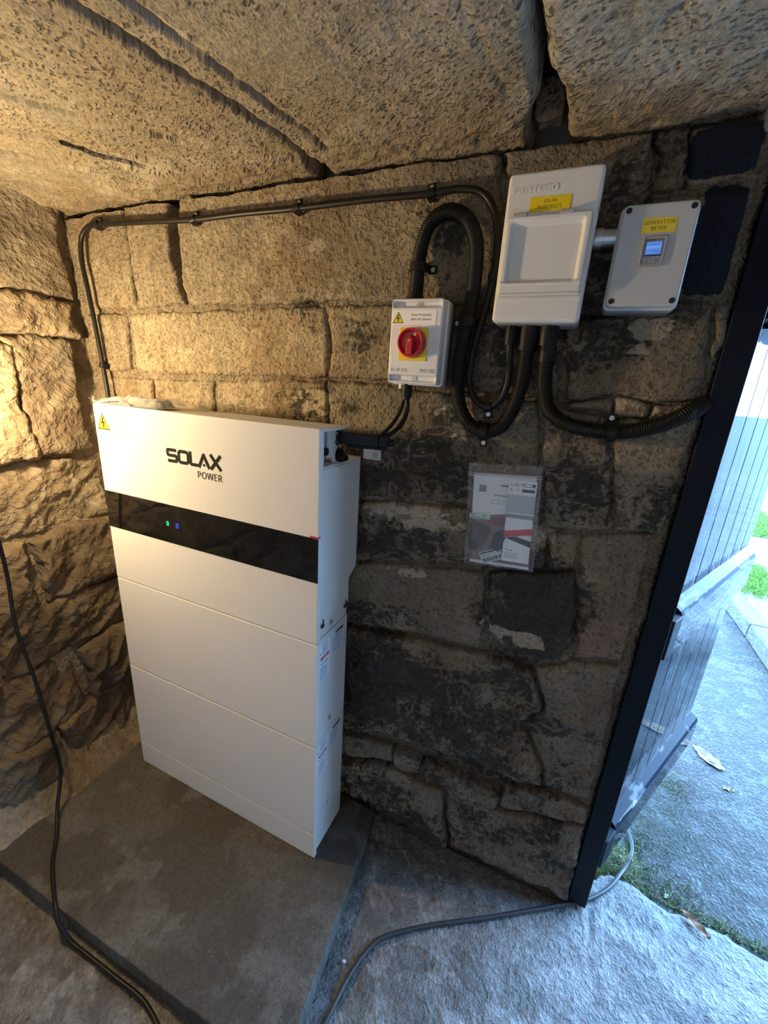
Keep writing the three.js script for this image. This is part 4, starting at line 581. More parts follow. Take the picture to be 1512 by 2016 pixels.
// crumpled clear bag left on top of the inverter
const film = (o = {}) => phy({ color: rgb(1, 1, 1), transmission: 0.98, thickness: 0, roughness: 0.10, ior: 1.45, side: THREE.DoubleSide, ...o });
{
  const o = thing('plastic_bag', 'crumpled clear plastic bag lying on top of the inverter', 'bag', [-1.065, 1.287, 0.2]);
  const g = new THREE.PlaneGeometry(0.262, 0.115, 70, 34).rotateX(-Math.PI / 2), p = g.attributes.position;
  for (let i = 0; i < p.count; i++) { const x = p.getX(i), z = p.getZ(i), e = smooth(0.131, 0.1, Math.abs(x)) * smooth(0.0575, 0.03, Math.abs(z)); p.setXYZ(i, x + 0.01 * (fbm(x * 30, z * 30 + 4, 2) - 0.5), 0.0015 + 0.012 * e * fbm(x * 14, z * 14, 2) + 0.024 * e * ridge(x * 18 + z * 10 + 3, z * 22, 2) * (x > 0 ? 1 : 0.7) + (x < -0.11 ? 0.012 * smooth(-0.11, -0.131, x) : 0), z + 0.008 * (fbm(x * 30 + 40, z * 30, 2) - 0.5)); }
  g.computeVertexNormals(); part('film', g, film({ transmission: 0.75, roughness: 0.16 }), o);
  part('white_edge', cord([[-0.126, 0.016, 0.045], [-0.108, 0.006, 0.056], [-0.085, 0.004, 0.0575], [-0.055, 0.010, 0.056], [-0.02, 0.014, 0.052], [0.02, 0.006, 0.057], [0.035, 0.0025, 0.058]], 0.0016), std({ color: rgb(0.8, 0.78, 0.72), roughness: 0.5 }), o, 'milky rolled edge of the bag');
  const f = new THREE.PlaneGeometry(0.13, 0.06, 46, 22).rotateX(-Math.PI / 2), q = f.attributes.position;
  for (let i = 0; i < q.count; i++) { const x = q.getX(i), z = q.getZ(i), e = smooth(0.065, 0.04, Math.abs(x)) * smooth(0.03, 0.012, Math.abs(z)); q.setXYZ(i, x + 0.075, 0.002 + e * (0.006 + 0.015 * ridge(x * 34 + 7, z * 40, 3)), z + 0.02); }
  f.computeVertexNormals(); part('silver_pouch', f, std({ color: rgb(0.42, 0.42, 0.42), metalness: 0.7, roughness: 0.28, side: THREE.DoubleSide }), o, 'grey metallised pouch inside the bag');
}

// ---------------------------------------------------------------- rotary isolator
const shell = std({ color: rgb(0.76, 0.77, 0.77), roughness: 0.4 }), cuWhite = std({ color: rgb(0.76, 0.75, 0.71), roughness: 0.38 }), greyBox = std({ color: rgb(0.53, 0.54, 0.545), roughness: 0.45 }), yellow = std({ color: rgb(0.80, 0.62, 0.02), roughness: 0.45 }), red = phy({ color: rgb(0.50, 0.008, 0.018), roughness: 0.3, clearcoat: 0.4 });
const screw = (parent, x, y, z, r = 0.0052, mat = screwMat) => part('screw', merge([cyl(r, 0.0022, 18).rotateX(Math.PI / 2).translate(x, y, z), box(x - r * 0.6, x + r * 0.6, y - r * 0.13, y + r * 0.13, z + 0.0009, z + 0.0016), box(x - r * 0.13, x + r * 0.13, y - r * 0.6, y + r * 0.6, z + 0.0009, z + 0.0016)]), mat, parent);
{
  const w = 0.116, h = 0.172, o = thing('isolator_switch', 'grey-white isolator box with red rotary switch on a yellow plate', 'switch', [-0.3375, 1.472, 0.010]);
  part('enclosure', relief(w + 0.006, h + 0.004, 0.048, 0.008, (x, y) => bevel(edgeOf(x, y, w + 0.006, h + 0.004), 0.003), 40, 50), shell, o);
  part('cover', relief(w, h, 0.078, 0.006, (x, y) => { const d = edgeOf(x, y, w, h), e = h / 2 - Math.abs(y), sx = w / 2 - Math.abs(x); const scoop = smooth(0.0045, 0.007, e) * smooth(0.0185, 0.0165, e) * smooth(0.003, 0.007, sx); return bevel(d, 0.004) - 0.012 * scoop + (Math.abs(y) > h / 2 - 0.005 ? -0.002 : 0); }, 90, 140), shell, o);
  const lab = print('warning_sticker', 0.098, 0.034, 5000, (g, W, H) => { g.fillStyle = '#f6f5f2'; g.fillRect(0, 0, W, H); warning(g, W * 0.13, H * 0.44, H * 0.34); lettering(g, 'Solar PV System', W * 0.66, H * 0.28, H * 0.17, 'sans-serif', 'bold', '#333', 'center'); lettering(g, 'Main AC Isolator', W * 0.66, H * 0.53, H * 0.17, 'sans-serif', 'bold', '#333', 'center'); lettering(g, 'Isolate at both supplies before carrying out work', W * 0.03, H * 0.90, H * 0.085, 'sans-serif', '', '#666'); }, o, [-0.004, 0.046, 0.0786]);
  print('lettering', 0.108, 0.014, 6000, (g, W, H) => { lettering(g, 'AC 4P 32A', W * 0.03, H * 0.5, H * 0.62, 'sans-serif', '', '#4b4e52'); lettering(g, 'IP65 CE', W * 0.66, H * 0.5, H * 0.62, 'sans-serif', '', '#4b4e52'); g.strokeStyle = '#4b4e52'; g.lineWidth = 4; g.strokeRect(W * 0.93, H * 0.25, W * 0.045, H * 0.5); }, o, [0.0, -0.0575, 0.0786], INK);
  part('yellow_plate', rbox(-0.034, 0.030, -0.038, 0.028, 0.0782, 0.0802, 0.0008), yellow, o);
  const knob = part('knob', new THREE.LatheGeometry([[0, 0.006], [0.021, 0.006], [0.0225, 0.010], [0.0245, 0.0165], [0.0265, 0.0175], [0.0285, 0.0165], [0.031, 0.004], [0.031, 0]].map(([a, b]) => new THREE.Vector2(a, b)).reverse(), 48).rotateX(Math.PI / 2).translate(-0.003, -0.002, 0.0802), red, o, 'red rotary knob');
  const gs = new THREE.Shape([[-0.0055, -0.0235], [0.0055, -0.0235], [0.0055, 0.006], [0, 0.012], [-0.0055, 0.006]].map(([a, b]) => new THREE.Vector2(a, b)));
  part('grip', new THREE.ExtrudeGeometry(gs, { depth: 0.013, bevelEnabled: true, bevelSize: 0.0012, bevelThickness: 0.0012, bevelSegments: 2 }).translate(-0.003, -0.002, 0.0862), red, knob);
  part('index_mark', cyl(0.0032, 0.001, 16).rotateX(Math.PI / 2).translate(0.004, 0.0145, 0.0872), std({ color: rgb(0.6, 0.5, 0.4) }), knob); part('centre_screw', cyl(0.0026, 0.001, 14).rotateX(Math.PI / 2).translate(-0.003, 0.001, 0.1008), std({ color: rgb(0.6, 0.3, 0.3) }), knob);
  for (const s of [1, -1]) screw(o, 0.002, s * 0.0745, 0.0668, 0.006, zinc);
  part('cable_gland', merge([cyl(0.0125, 0.012, 6).translate(-0.025, -0.0925, 0.036), cyl(0.0135, 0.018, 12, 0.0115).translate(-0.025, -0.1075, 0.036), cyl(0.009, 0.005, 14).translate(-0.025, -0.119, 0.036)]), blackPl, o, 'black cable gland'); part('conduit_adaptor', merge([cyl(0.0185, 0.012, 16).translate(-0.023, 0.092, 0.030), cyl(0.0165, 0.012, 16).translate(-0.023, 0.1, 0.030)]), blackPl, o); part('gland_nut', rbox(-0.0425, -0.035, -0.098, -0.087, 0.03, 0.044, 0.001), zinc, o);
}
// ---------------------------------------------------------------- consumer unit
const font = await new FontLoader().loadAsync('fonts/droid/droid_sans_bold.typeface.json');
{
  const w = 0.156, h = 0.243, o = thing('consumer_unit', 'off-white consumer unit with hinged flap and yellow solar label', 'fuse box', [-0.0985, 1.631, 0.010]);
  part('base', relief(w - 0.006, h - 0.004, 0.055, 0.008, (x, y) => 0, 20, 20), cuWhite, o);
  const cover = part('cover', relief(w, h, 0.090, 0.009, (x, y) => { const t = smooth(0.055, h / 2, y); return bevel(edgeOf(x, y, w, h), 0.006) - 0.0015 * t; }, 80, 110), cuWhite, o);
  const fw = 0.142, fh = 0.128;
  const flap = part('flap', relief(fw, fh, 0.003, 0.005, (x, y) => {
    const d = edgeOf(x, y, fw, fh), sx = fw / 2 - Math.abs(x), top = fh / 2 - y, bot = y + fh / 2;
    const inner = smooth(0.008, 0.017, sx) * smooth(0.006, 0.020, top) * smooth(0.019, 0.030, bot);
    return 0.008 + bevel(d, 0.003) - 0.013 * inner - 0.0035 * smooth(0.0035, 0.0045, bot) * smooth(0.0075, 0.0065, bot) + 0.002 * smooth(0.0165, 0.0185, bot) * smooth(0.0245, 0.022, bot);
  }, 110, 110).translate(0, -0.013, 0.0888), cuWhite, o, 'hinged front flap with recessed panel');
  part('lower_line', box(-0.074, 0.074, -0.0805, -0.0792, 0.0902, 0.0908), offWhite, o);
  for (const x of [-0.048, 0.030]) part('hinge', rbox(x - 0.0115, x + 0.0115, 0.0485, 0.0550, 0.0955, 0.1045, 0.0015), std({ color: rgb(0.55, 0.54, 0.52), roughness: 0.3, metalness: 0.5 }), o);
  const tg = new TextGeometry('PROTEGO', { font, size: 0.0105, depth: 0.0016, curveSegments: 4, bevelEnabled: true, bevelSize: 0.0002, bevelThickness: 0.0002, bevelSegments: 1 }); tg.computeBoundingBox();
  part('embossed_letters', tg.scale(0.078 / tg.boundingBox.max.x, 1, 1).translate(-0.070, 0.088, 0.0884), cuWhite, o);
  print('label', 0.067, 0.0225, 8000, (g, W, H) => { g.fillStyle = '#f2d40c'; g.fillRect(0, 0, W, H); lettering(g, 'SOLAR', W * 0.5, H * 0.31, H * 0.33, 'monospace', '', '#2c2610', 'center'); lettering(g, 'ELECTRICS', W * 0.5, H * 0.69, H * 0.33, 'monospace', '', '#2c2610', 'center'); }, o, [-0.002, 0.069, 0.0908], {}, [-0.02, 0, 0]).userData.label = 'yellow printed label';
  const gl = (x, r) => part('cable_gland', merge([cyl(r, 0.014, 6).translate(x, -0.1285, 0.040), cyl(r * 0.95, 0.022, 14, r * 0.85).translate(x, -0.1465, 0.040)]), blackPl, o);
  gl(-0.0445, 0.0135); part('conduit_adaptor', merge([cyl(0.0205, 0.026, 18).translate(-0.0095, -0.1345, 0.034), cyl(0.0195, 0.02, 18).translate(-0.0095, -0.157, 0.034)]), blackPl, o); gl(0.0275, 0.0195);
  part('conduit_adaptor', merge([cyl(0.0165, 0.03, 16).translate(0.0305, -0.172, 0.036), rbox(0.022, 0.036, -0.168, -0.148, 0.052, 0.058, 0.001)]), blackPl, o);
}
// ---------------------------------------------------------------- generation meter and the steel conduit between the boxes
{
  const w = 0.109, h = 0.154, o = thing('generation_meter', 'grey meter box with yellow label and small blue screen', 'meter', [0.0725, 1.615, 0.010]);
  part('base', relief(w + 0.006, h + 0.008, 0.058, 0.010, (x, y) => bevel(edgeOf(x, y, w + 0.006, h + 0.008), 0.003), 30, 40), greyBox, o);
  part('lid', relief(w, h, 0.074, 0.009, (x, y) => bevel(edgeOf(x, y, w, h), 0.0022), 70, 90), greyBox, o);
  for (const [sx, sy] of [[-1, 1], [1, 1], [-1, -1], [1, -1]]) { const x = sx * (w / 2 - 0.0085), y = sy * (h / 2 - 0.0085); const s = part('lid_screw', cyl(0.0046, 0.001, 18).rotateX(Math.PI / 2).translate(x, y, 0.0743), std({ color: rgb(0.012, 0.012, 0.012), roughness: 0.5 }), o); part('slot', box(x - 0.0028, x + 0.0028, y - 0.0006, y + 0.0006, 0.0747, 0.0750), dark, s); }
  print('label', 0.049, 0.0215, 9000, (g, W, H) => { g.fillStyle = '#e6cf3a'; g.fillRect(0, 0, W, H); lettering(g, 'GENERATION', W * 0.5, H * 0.30, H * 0.35, 'monospace', '', '#2c2610', 'center'); lettering(g, 'METER', W * 0.5, H * 0.70, H * 0.35, 'monospace', '', '#2c2610', 'center'); }, o, [0.0025, 0.0445, 0.0746]).userData.label = 'yellow printed label';
  const m = part('meter_module', relief(0.0355, 0.0445, 0.004, 0.002, (x, y) => bevel(edgeOf(x, y, 0.0355, 0.0445), 0.001) - 0.0018 * smooth(0.003, 0.0036, edgeOf(x, y, 0.0355, 0.0445)), 30, 36).translate(0.0015, 0.0065, 0.0742), std({ color: rgb(0.34, 0.35, 0.37), roughness: 0.4 }), o, 'grey plug-in meter behind a clear window');
  print('print', 0.0285, 0.0365, 9000, (g, W, H) => { g.fillStyle = '#9a9fa8'; g.fillRect(0, 0, W, H); g.fillStyle = '#454a58'; g.fillRect(W * 0.06, H * 0.03, W * 0.5, H * 0.06); g.fillRect(W * 0.6, H * 0.04, W * 0.34, H * 0.03); g.fillStyle = '#3c4256'; g.fillRect(W * 0.06, H * 0.12, W * 0.88, H * 0.60); g.strokeStyle = '#4c5058'; g.lineWidth = 4; g.strokeRect(W * 0.05, H * 0.78, W * 0.22, H * 0.16); g.strokeRect(W * 0.31, H * 0.78, W * 0.22, H * 0.16); lettering(g, 'CE', W * 0.78, H * 0.87, H * 0.17, 'sans-serif', 'bold', '#4c5058', 'center'); lettering(g, '≡', W * 0.16, H * 0.86, H * 0.12, 'sans-serif', '', '#4c5058', 'center'); lettering(g, '↵', W * 0.42, H * 0.86, H * 0.12, 'sans-serif', '', '#4c5058', 'center'); }, m, [0.0015, 0.0065, 0.0772]);
  const lcd = (g, W, H) => { g.fillStyle = '#5f92f0'; g.fillRect(0, 0, W, H); g.fillStyle = '#7aa8f8'; g.fillRect(0, H * 0.32, W, H * 0.22); g.fillStyle = '#4a74c8'; g.fillRect(W * 0.12, H * 0.2, W * 0.7, H * 0.05); g.fillRect(W * 0.3, H * 0.66, W * 0.5, H * 0.05); g.fillRect(W * 0.62, H * 0.78, W * 0.25, H * 0.07); };
  print('screen', 0.0225, 0.0185, 7000, lcd, m, [0.0015, 0.0105, 0.0775], { color: 0x101010, emissive: 0xffffff, emissiveIntensity: 0.75, emissiveMap: canvas(160, 130, lcd) }).userData.label = 'blue backlit screen';
  const pipe = thing('steel_conduit', 'galvanised steel conduit between the two boxes', 'conduit', [0, 1.656, 0.046]);
  part('tube', new THREE.CylinderGeometry(0.0150, 0.0150, 0.044, 28).rotateZ(Math.PI / 2).translate(-0.0042, 0, 0), std({ color: rgb(0.55, 0.57, 0.58), metalness: 0.95, roughness: 0.32 }), pipe); part('collar', new THREE.CylinderGeometry(0.0172, 0.0172, 0.012, 28).rotateZ(Math.PI / 2).translate(-0.013, 0, 0), zinc, pipe);
}
// ---------------------------------------------------------------- cables, conduits and their clips
solo('power_cable', cord([[-1.462, 1.15, 0.05], [-1.465, 1.271, 0.026], [-1.476, 1.37, 0.021], [-1.488, 1.495, 0.021], [-1.500, 1.61, 0.022], [-1.511, 1.705, 0.022], [-1.495, 1.765, 0.022], [-1.45, 1.790, 0.022], [-1.38, 1.789, 0.022], [-1.20, 1.781, 0.023], [-1.02, 1.773, 0.022], [-0.86, 1.773, 0.022], [-0.687, 1.770, 0.022], [-0.50, 1.770, 0.022], [-0.349, 1.767, 0.022], [-0.29, 1.769, 0.022], [-0.24, 1.757, 0.022], [-0.212, 1.721, 0.022], [-0.199, 1.66, 0.022], [-0.2, 1.60, 0.022], [-0.213, 1.52, 0.022], [-0.224, 1.45, 0.022], [-0.224, 1.40, 0.022], [-0.205, 1.36, 0.022], [-0.174, 1.347, 0.022], [-0.147, 1.372, 0.024], [-0.139, 1.42, 0.03], [-0.1415, 1.455, 0.044], [-0.1428, 1.482, 0.05]], 0.0072, 110), rubber, 'thin black cable clipped along the top of the wall to the consumer unit', 'cable');
solo('corrugated_conduit', corrugated([[-0.3605, 1.572, 0.040], [-0.362, 1.61, 0.034], [-0.36, 1.665, 0.030], [-0.343, 1.710, 0.030], [-0.309, 1.729, 0.030], [-0.268, 1.714, 0.030], [-0.243, 1.675, 0.030], [-0.236, 1.62, 0.030], [-0.238, 1.55, 0.030], [-0.247, 1.47, 0.030], [-0.249, 1.40, 0.030], [-0.237, 1.345, 0.030], [-0.21, 1.307, 0.030], [-0.175, 1.293, 0.030], [-0.142, 1.307, 0.030], [-0.122, 1.343, 0.030], [-0.110, 1.40, 0.034], [-0.108, 1.46, 0.043], [-0.108, 1.478, 0.044]], 0.0158), rubber, 'black corrugated conduit looping from the isolator up over and down to the consumer unit', 'conduit', 'corrugated conduits');
solo('corrugated_conduit', corrugated([[-0.068, 1.453, 0.046], [-0.067, 1.42, 0.040], [-0.061, 1.385, 0.034], [-0.045, 1.348, 0.031], [-0.01, 1.327, 0.031], [0.03, 1.319, 0.031], [0.078, 1.318, 0.031], [0.12, 1.326, 0.031], [0.16, 1.342, 0.030], [0.195, 1.364, 0.026], [0.222, 1.382, -0.002]], 0.0158), rubber, 'black corrugated conduit sagging from the consumer unit towards the door post', 'conduit', 'corrugated conduits');
const cable2 = thing('isolator_cable', 'two short black leads below the isolator with a long black plug', 'cable', [0, 0, 0]);
part('lead', cord([[-0.3612, 1.358, 0.046], [-0.357, 1.325, 0.05], [-0.362, 1.295, 0.066], [-0.378, 1.272, 0.09], [-0.395, 1.262, 0.108]], 0.0056), rubber, cable2); part('lead', cord([[-0.3665, 1.358, 0.046], [-0.371, 1.325, 0.056], [-0.379, 1.296, 0.078], [-0.389, 1.276, 0.10], [-0.4, 1.264, 0.112]], 0.0045), rubber, cable2);
{ // the plug that bridges from the inverter's wiring bay
  const g = new THREE.Group(); g.name = 'plug'; g.userData.label = 'long black plug'; g.position.set(-0.434, 1.2585, 0.130); g.rotation.set(0, 0.30, -0.02); cable2.add(g);
  part('plug_body', rbox(-0.046, 0.042, -0.0135, 0.0135, -0.0145, 0.0145, 0.003), blackPl, g); part('plug_flange', rbox(-0.055, -0.046, -0.016, 0.016, -0.017, 0.017, 0.002), blackPl, g); for (const s of [-1, 1]) part('plug_screw', cyl(0.0028, 0.002, 12).rotateZ(Math.PI / 2).rotateX(0).translate(-0.052, s * 0.010, 0.0172), screwMat, g);
  part('plug_collar', merge([rbox(0.042, 0.066, -0.0125, 0.0125, -0.013, 0.013, 0.004), cyl(0.0085, 0.012, 14).rotateZ(Math.PI / 2).translate(0.071, -0.002, 0)]), blackPl, g); part('lower_latch', rbox(-0.03, 0.062, -0.021, -0.0137, -0.012, 0.006, 0.002), blackPl, g);
}
function clip(x, y, z, dx, dy, r, label) {                            // strap over the cable, foot with a screw beside it
  const o = thing('cable_clip', label, 'clip', [x, y, 0], 'black cable clips on the wall'), a = Math.atan2(dy, dx), foot = Math.hypot(dx, dy);
  const s = new THREE.Shape(); s.absarc(0, z, r + 0.0025, Math.PI, 0, true); s.lineTo(r + 0.0025, 0.0095); s.lineTo(foot + 0.0085, 0.0095); s.lineTo(foot + 0.0085, 0.006); s.lineTo(r, 0.006); s.lineTo(r, z); s.absarc(0, z, r, 0, Math.PI, false); s.lineTo(-r, 0.006); s.lineTo(-r - 0.0025, 0.006);
  const geo = new THREE.ExtrudeGeometry(s, { depth: 0.017, bevelEnabled: false, curveSegments: 16 }).translate(0, 0, -0.0085).rotateX(Math.PI / 2).rotateZ(a);
  part('strap', geo, blackPl, o); screw(o, dx, dy, 0.0108, 0.0048, screwMat); return o;
}
clip(-1.415, 1.790, 0.022, -0.004, 0.014, 0.0074, 'small black clip at the bend of the thin cable, leftmost on the top run');
clip(-1.021, 1.773, 0.022, -0.003, 0.015, 0.0074, 'black clip on the thin cable beside the dark open joint');
clip(-0.686, 1.770, 0.022, -0.003, 0.015, 0.0074, 'black clip on the thin cable, midway along the top run');
clip(-0.350, 1.767, 0.022, -0.003, 0.015, 0.0074, 'black clip on the thin cable above the corrugated conduit arch');
clip(-1.478, 1.385, 0.021, -0.014, 0.006, 0.0074, 'black clip low on the thin cable above the cabinet corner');
clip(-0.2, 1.605, 0.022, 0.015, 0.002, 0.0074, 'black clip half hidden by the left edge of the consumer unit');
clip(-0.177, 1.347, 0.022, 0.002, -0.016, 0.0074, 'small black clip at the bottom of the thin cable loop');
clip(-0.3615, 1.628, 0.032, 0.026, 0.0, 0.0166, 'black saddle clip on the conduit just above the isolator');
clip(-0.241, 1.520, 0.030, -0.0275, 0.0, 0.0166, 'black saddle clip on the conduit right of the isolator');
clip(-0.1765, 1.293, 0.030, -0.001, -0.0265, 0.0166, 'black saddle clip at the bottom of the conduit loop');
clip(0.075, 1.318, 0.031, -0.002, 0.0265, 0.0166, 'black saddle clip on the sagging conduit near the door post');
// ---------------------------------------------------------------- zip bag with papers hung on the wall
{
  const o = thing('document_bag', 'clear zip bag of manuals and leaflets hung on the wall', 'bag', [-0.112, 1.099, 0.018]); o.rotation.z = 0.072;
  const W = 0.164, H = 0.25;
  const sheet = (z, seed) => { const g = new THREE.PlaneGeometry(W, H, 48, 70), p = g.attributes.position; for (let i = 0; i < p.count; i++) { const x = p.getX(i), y = p.getY(i), e = smooth(0, 0.02, edgeOf(x, y, W, H)); p.setZ(i, z * (0.25 + 0.75 * e) + 0.004 * e * (ridge(x * 20 + seed, y * 14 + x * 9, 3) - 0.4) + 0.0015 * (fbm(x * 60, y * 40 + seed, 2) - 0.5)); } g.computeVertexNormals(); return g; };
  part('back_film', sheet(-0.004, 3), film(), o); part('front_film', sheet(0.013, 9), film({ roughness: 0.08, transmission: 0.93 }), o);
  part('zip_strip', merge([rbox(-W / 2, W / 2, 0.102, 0.1035, -0.001, 0.0035, 0.0006), rbox(-W / 2, W / 2, 0.0965, 0.098, -0.001, 0.0035, 0.0006)]), film({ transmission: 0.5, roughness: 0.3 }), o);
  const P = (name, w, h, x, y, z, rot, draw, label) => { const m = print(name, w, h, 3600, draw, o, [x, y, z], { roughness: 0.6 }, [0, 0, rot]); m.userData.label = label; return m; };
  const paper = '#e9e9e7';
  P('manual', 0.140, 0.222, 0.001, -0.0105, 0.000, 0.0, (g, w, h) => {
    g.fillStyle = paper; g.fillRect(0, 0, w, h); g.fillStyle = '#8b8c8c'; g.fillRect(w * 0.10, h * 0.115, w * 0.12, h * 0.075);
    g.save(); g.translate(w * 0.55, h * 0.22); g.rotate(Math.PI); lettering(g, 'System Manual', 0, 0, h * 0.034, 'sans-serif', 'bold', '#55565a', 'center'); lettering(g, '5.0 kW / 6.0 kW / 8.0 kW', 0, -h * 0.05, h * 0.026, 'sans-serif', '', '#66676b', 'center'); lettering(g, '10 kW / 12 kW / 15 kW', h * 0.05, -h * 0.085, h * 0.022, 'sans-serif', '', '#66676b', 'center'); g.fillStyle = '#6f7072'; g.fillRect(-w * 0.30, h * 0.10, w * 0.4, h * 0.016); g.restore();
    g.fillStyle = '#7d7268'; g.beginPath(); g.moveTo(0, h * 0.46); g.lineTo(w, h * 0.38); g.lineTo(w, h * 0.97); g.lineTo(0, h * 0.97); g.fill(); g.fillStyle = '#7a4641'; g.fillRect(w * 0.28, h * 0.46, w * 0.4, h * 0.09); g.fillStyle = '#57504a'; g.beginPath(); g.moveTo(0, h * 0.50); g.lineTo(w * 0.35, h * 0.58); g.lineTo(w * 0.2, h * 0.85); g.lineTo(0, h * 0.8); g.fill(); g.fillStyle = '#33383e'; g.beginPath(); g.moveTo(w * 0.42, h * 0.62); g.lineTo(w * 0.7, h * 0.55); g.lineTo(w * 0.6, h * 0.8); g.lineTo(w * 0.32, h * 0.83); g.fill();
  }, 'upside-down printed manual');
  P('leaflet', 0.061, 0.196, 0.041, -0.0075, 0.0042, -0.02, (g, w, h) => {
    g.fillStyle = '#f2f2f4'; g.fillRect(0, 0, w, h); g.strokeStyle = '#2c2c2e'; g.lineWidth = w * 0.018;
    g.beginPath(); g.arc(w * 0.13, h * 0.04, w * 0.06, -0.5, 4); g.stroke(); g.beginPath(); g.moveTo(w * 0.3, h * 0.022); g.lineTo(w * 0.37, h * 0.06); g.lineTo(w * 0.23, h * 0.06); g.closePath(); g.stroke(); g.beginPath(); g.arc(w * 0.48, h * 0.043, w * 0.04, 0, 7); g.stroke(); g.strokeRect(w * 0.55, h * 0.03, w * 0.3, h * 0.03); g.fillStyle = '#2c2c2e'; g.fillRect(w * 0.85, h * 0.028, w * 0.1, h * 0.035); g.beginPath(); g.arc(w * 0.13, h * 0.108, w * 0.055, 0.5, 5); g.stroke(); g.fillRect(w * 0.5, h * 0.095, w * 0.44, h * 0.032); lettering(g, 'PAP', w * 0.3, h * 0.1, h * 0.016);
    g.fillStyle = '#bcc2cc'; g.fillRect(0, h * 0.165, w, h * 0.22); g.fillStyle = '#9d9b98'; g.fillRect(0, h * 0.40, w, h * 0.05);
    g.fillStyle = '#c8331f'; g.beginPath(); g.moveTo(0, h * 0.615); g.lineTo(w, h * 0.555); g.lineTo(w, h * 0.635); g.lineTo(0, h * 0.695); g.fill(); g.fillStyle = '#26292e'; g.beginPath(); g.moveTo(0, h * 0.70); g.lineTo(w * 0.45, h * 0.672); g.lineTo(w, h * 0.715); g.lineTo(w, h * 0.79); g.fill();
    lettering(g, 'X', w * 0.1, h * 0.85, h * 0.035, 'serif', 'bold', '#3a3a44'); g.fillStyle = '#3a3a44'; g.fillRect(w * 0.22, h * 0.85, w * 0.15, h * 0.008); g.fillStyle = 'rgba(80,80,95,0.55)'; for (let i = 0; i < 5; i++) g.fillRect(w * 0.06, h * (0.885 + i * 0.016), w * (0.55 - (i % 2) * 0.08), h * 0.006);
  }, 'white leaflet with red and black bands');
  P('barcode_card', 0.052, 0.030, -0.018, -0.098, 0.0030, 0.42, (g, w, h) => { g.fillStyle = '#cfcfcd'; g.fillRect(0, 0, w, h); g.fillStyle = '#25262a'; g.fillRect(w * 0.04, h * 0.08, w * 0.85, h * 0.11); lettering(g, 'Packing list', w * 0.1, h * 0.36, h * 0.13, 'sans-serif', '', '#444'); for (let i = 0, x = w * 0.08; x < w * 0.92; i++) { const b = 2 + (i * 7 % 5) * 1.6; g.fillStyle = '#222'; g.fillRect(x, h * 0.58, b, h * 0.32); x += b + 2 + (i * 5 % 4) * 1.5; } }, 'card with a barcode');
  P('sticker_strip', 0.050, 0.013, -0.0495, -0.0015, 0.0030, 0.0, (g, w, h) => { g.fillStyle = '#c8cfc9'; g.fillRect(0, 0, w, h); g.fillStyle = '#8fc9ae'; g.fillRect(w * 0.6, 0, w * 0.2, h); g.fillStyle = '#4c4c4c'; g.fillRect(w * 0.06, h * 0.75, w * 0.5, h * 0.1); g.fillRect(w * 0.06, h * 0.2, w * 0.2, h * 0.12); }, 'pale sticker strip');
  part('plug_insert', rbox(-0.0155 / 2, 0.0155 / 2, -0.012, 0.012, 0, 0.006, 0.0015).rotateZ(0.22).translate(-0.062, -0.078, 0.001), std({ color: rgb(0.03, 0.033, 0.04), roughness: 0.5 }), o, 'dark connector piece'); part('plug_insert', rbox(-0.012, 0.012, -0.02, 0.02, 0, 0.006, 0.0015).rotateZ(-0.35).translate(-0.004, -0.062, 0.001), std({ color: rgb(0.03, 0.033, 0.04), roughness: 0.5 }), o);
  part('nail', cyl(0.0016, 0.03, 10).rotateX(Math.PI / 2).translate(0.03, 0.117, -0.006), zinc, o);
}
// ---------------------------------------------------------------- cords on the floor, leaves and litter
solo('extension_cord', cord([[-1.375, 1.165, 0.47], [-1.37, 1.10, 0.465], [-1.385, 0.98, 0.44], [-1.395, 0.80, 0.43], [-1.375, 0.64, 0.445], [-1.335, 0.47, 0.445], [-1.29, 0.30, 0.455], [-1.27, 0.16, 0.46], [-1.235, 0.085, 0.50], [-1.16, 0.0565, 0.55], [-1.104, 0.0565, 0.590], [-1.03, 0.0565, 0.628], [-0.985, 0.0565, 0.648], [-0.955, 0.045, 0.661], [-0.91, 0.010, 0.662], [-0.86, 0.006, 0.660], [-0.76, 0.006, 0.657], [-0.66, 0.006, 0.655], [-0.60, 0.006, 0.667], [-0.45, 0.006, 0.71], [-0.2, 0.006, 0.82], [0.05, 0.006, 1.05], [0.15, 0.006, 1.4], [0.1, 0.006, 1.88]], 0.0052, 80), rubber, 'black extension cord hanging down the left wall and along the slab edge', 'cord');
solo('floor_cord', cord([[-0.15, 0.006, 1.88], [-0.22, 0.006, 1.4], [-0.31, 0.006, 1.0], [-0.30, 0.006, 0.75], [-0.285, 0.006, 0.60], [-0.269, 0.006, 0.506], [-0.257, 0.006, 0.41], [-0.225, 0.006, 0.325], [-0.163, 0.006, 0.270], [-0.10, 0.006, 0.226], [-0.047, 0.006, 0.193], [0.05, 0.006, 0.132], [0.14, 0.006, 0.072], [0.215, 0.006, 0.022], [0.278, 0.006, -0.022], [0.335, 0.006, -0.080], [0.375, 0.003, -0.145], [0.402, -0.018, -0.20], [0.424, -0.024, -0.262], [0.424, -0.024, -0.31], [0.41, -0.024, -0.36], [0.37, -0.024, -0.46], [0.28, -0.024, -0.6]], 0.0055, 90), std({ color: rgb(0.035, 0.037, 0.042), roughness: 0.45 }), 'dark grey cord curving across the floor and out of the door', 'cord');
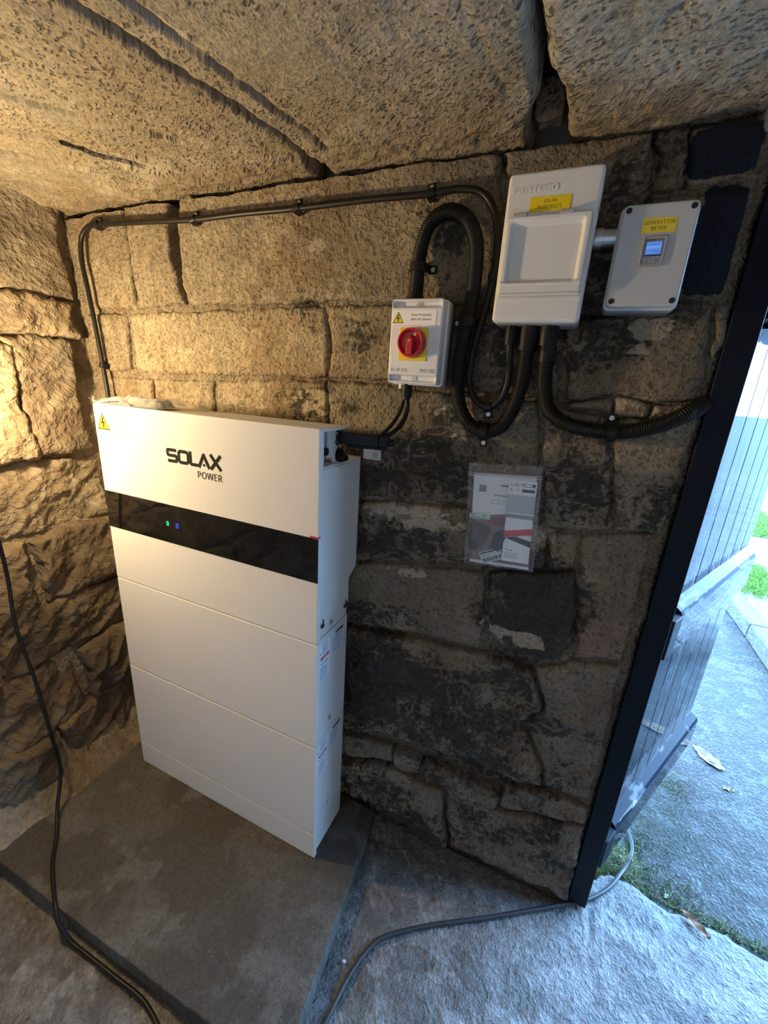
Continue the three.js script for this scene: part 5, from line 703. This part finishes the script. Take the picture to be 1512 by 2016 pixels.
function leaf(label, at, len, wid, rot, tone, curl) {
  const n = 14, m = 8, pos = [], idx = [];
  for (let i = 0; i <= n; i++) for (let j = 0; j <= m; j++) { const t = i / n, u = j / m * 2 - 1, hw = wid / 2 * Math.pow(Math.sin(Math.PI * clamp(t * 0.94 + 0.03, 0, 1)), 0.75) * (1 + 0.12 * Math.sin(t * 21)); pos.push((t - 0.5) * len, curl * (0.5 * u * u + 0.5 * (2 * t - 1) ** 2) + 0.0022 * Math.sin(t * 16 + u * 3) - 0.0015 * (1 - Math.abs(u)), u * hw); }
  for (let i = 0; i < n; i++) for (let j = 0; j < m; j++) { const a = i * (m + 1) + j; idx.push(a, a + 1, a + m + 1, a + 1, a + m + 2, a + m + 1); }
  const g = new THREE.BufferGeometry(); g.setAttribute('position', new THREE.Float32BufferAttribute(pos, 3)); g.setIndex(idx); g.computeVertexNormals();
  const o = thing('dead_leaf', label, 'leaf', at, 'dead leaves on the ground'); o.rotation.y = rot; const mat = std({ color: rgb(...tone), roughness: 0.75, side: THREE.DoubleSide });
  part('blade', g, mat, o); part('midrib', cord([[-len * 0.62, 0.001, 0], [-len * 0.4, curl * 0.3, 0], [0, 0.0006, 0], [len * 0.45, curl * 0.45, 0]], 0.0008, 300, 6), mat, o); return o;
}
leaf('curled brown dead leaf on the concrete threshold', [0.556, 0.003, -0.096], 0.072, 0.026, -0.75, [0.30, 0.15, 0.08], 0.008);
leaf('flat tan dead leaf on the tarmac beside the door', [0.765, -0.032, -0.84], 0.13, 0.06, -0.9, [0.20, 0.14, 0.085], 0.01);
leaf('small yellow dead leaf on the tarmac, nearer than the tan one', [0.80, -0.032, -0.70], 0.045, 0.018, 0.2, [0.25, 0.18, 0.07], 0.004);
leaf('tiny pale green leaf in the grass at the threshold edge', [0.505, -0.028, -0.165], 0.018, 0.012, 0.9, [0.42, 0.52, 0.40], 0.002);
const chip = new THREE.IcosahedronGeometry(0.004, 1), chipRnd = rng(12);
const litter = (label, x, y, z, s, tone) => { const m = solo('stone_chip', chip.clone().scale(1, 0.6, 1.3), std({ color: rgb(...tone), roughness: 0.8 }), label, 'chip', 'chips on the ground'); m.position.set(x, y, z); m.scale.setScalar(s); m.rotation.y = chipRnd() * 6; };
litter('tiny white chip on the floor by the slab edge', -0.283, 0.003, 0.395, 0.9, [0.7, 0.75, 0.8]);

renderer.render(scene, camera);
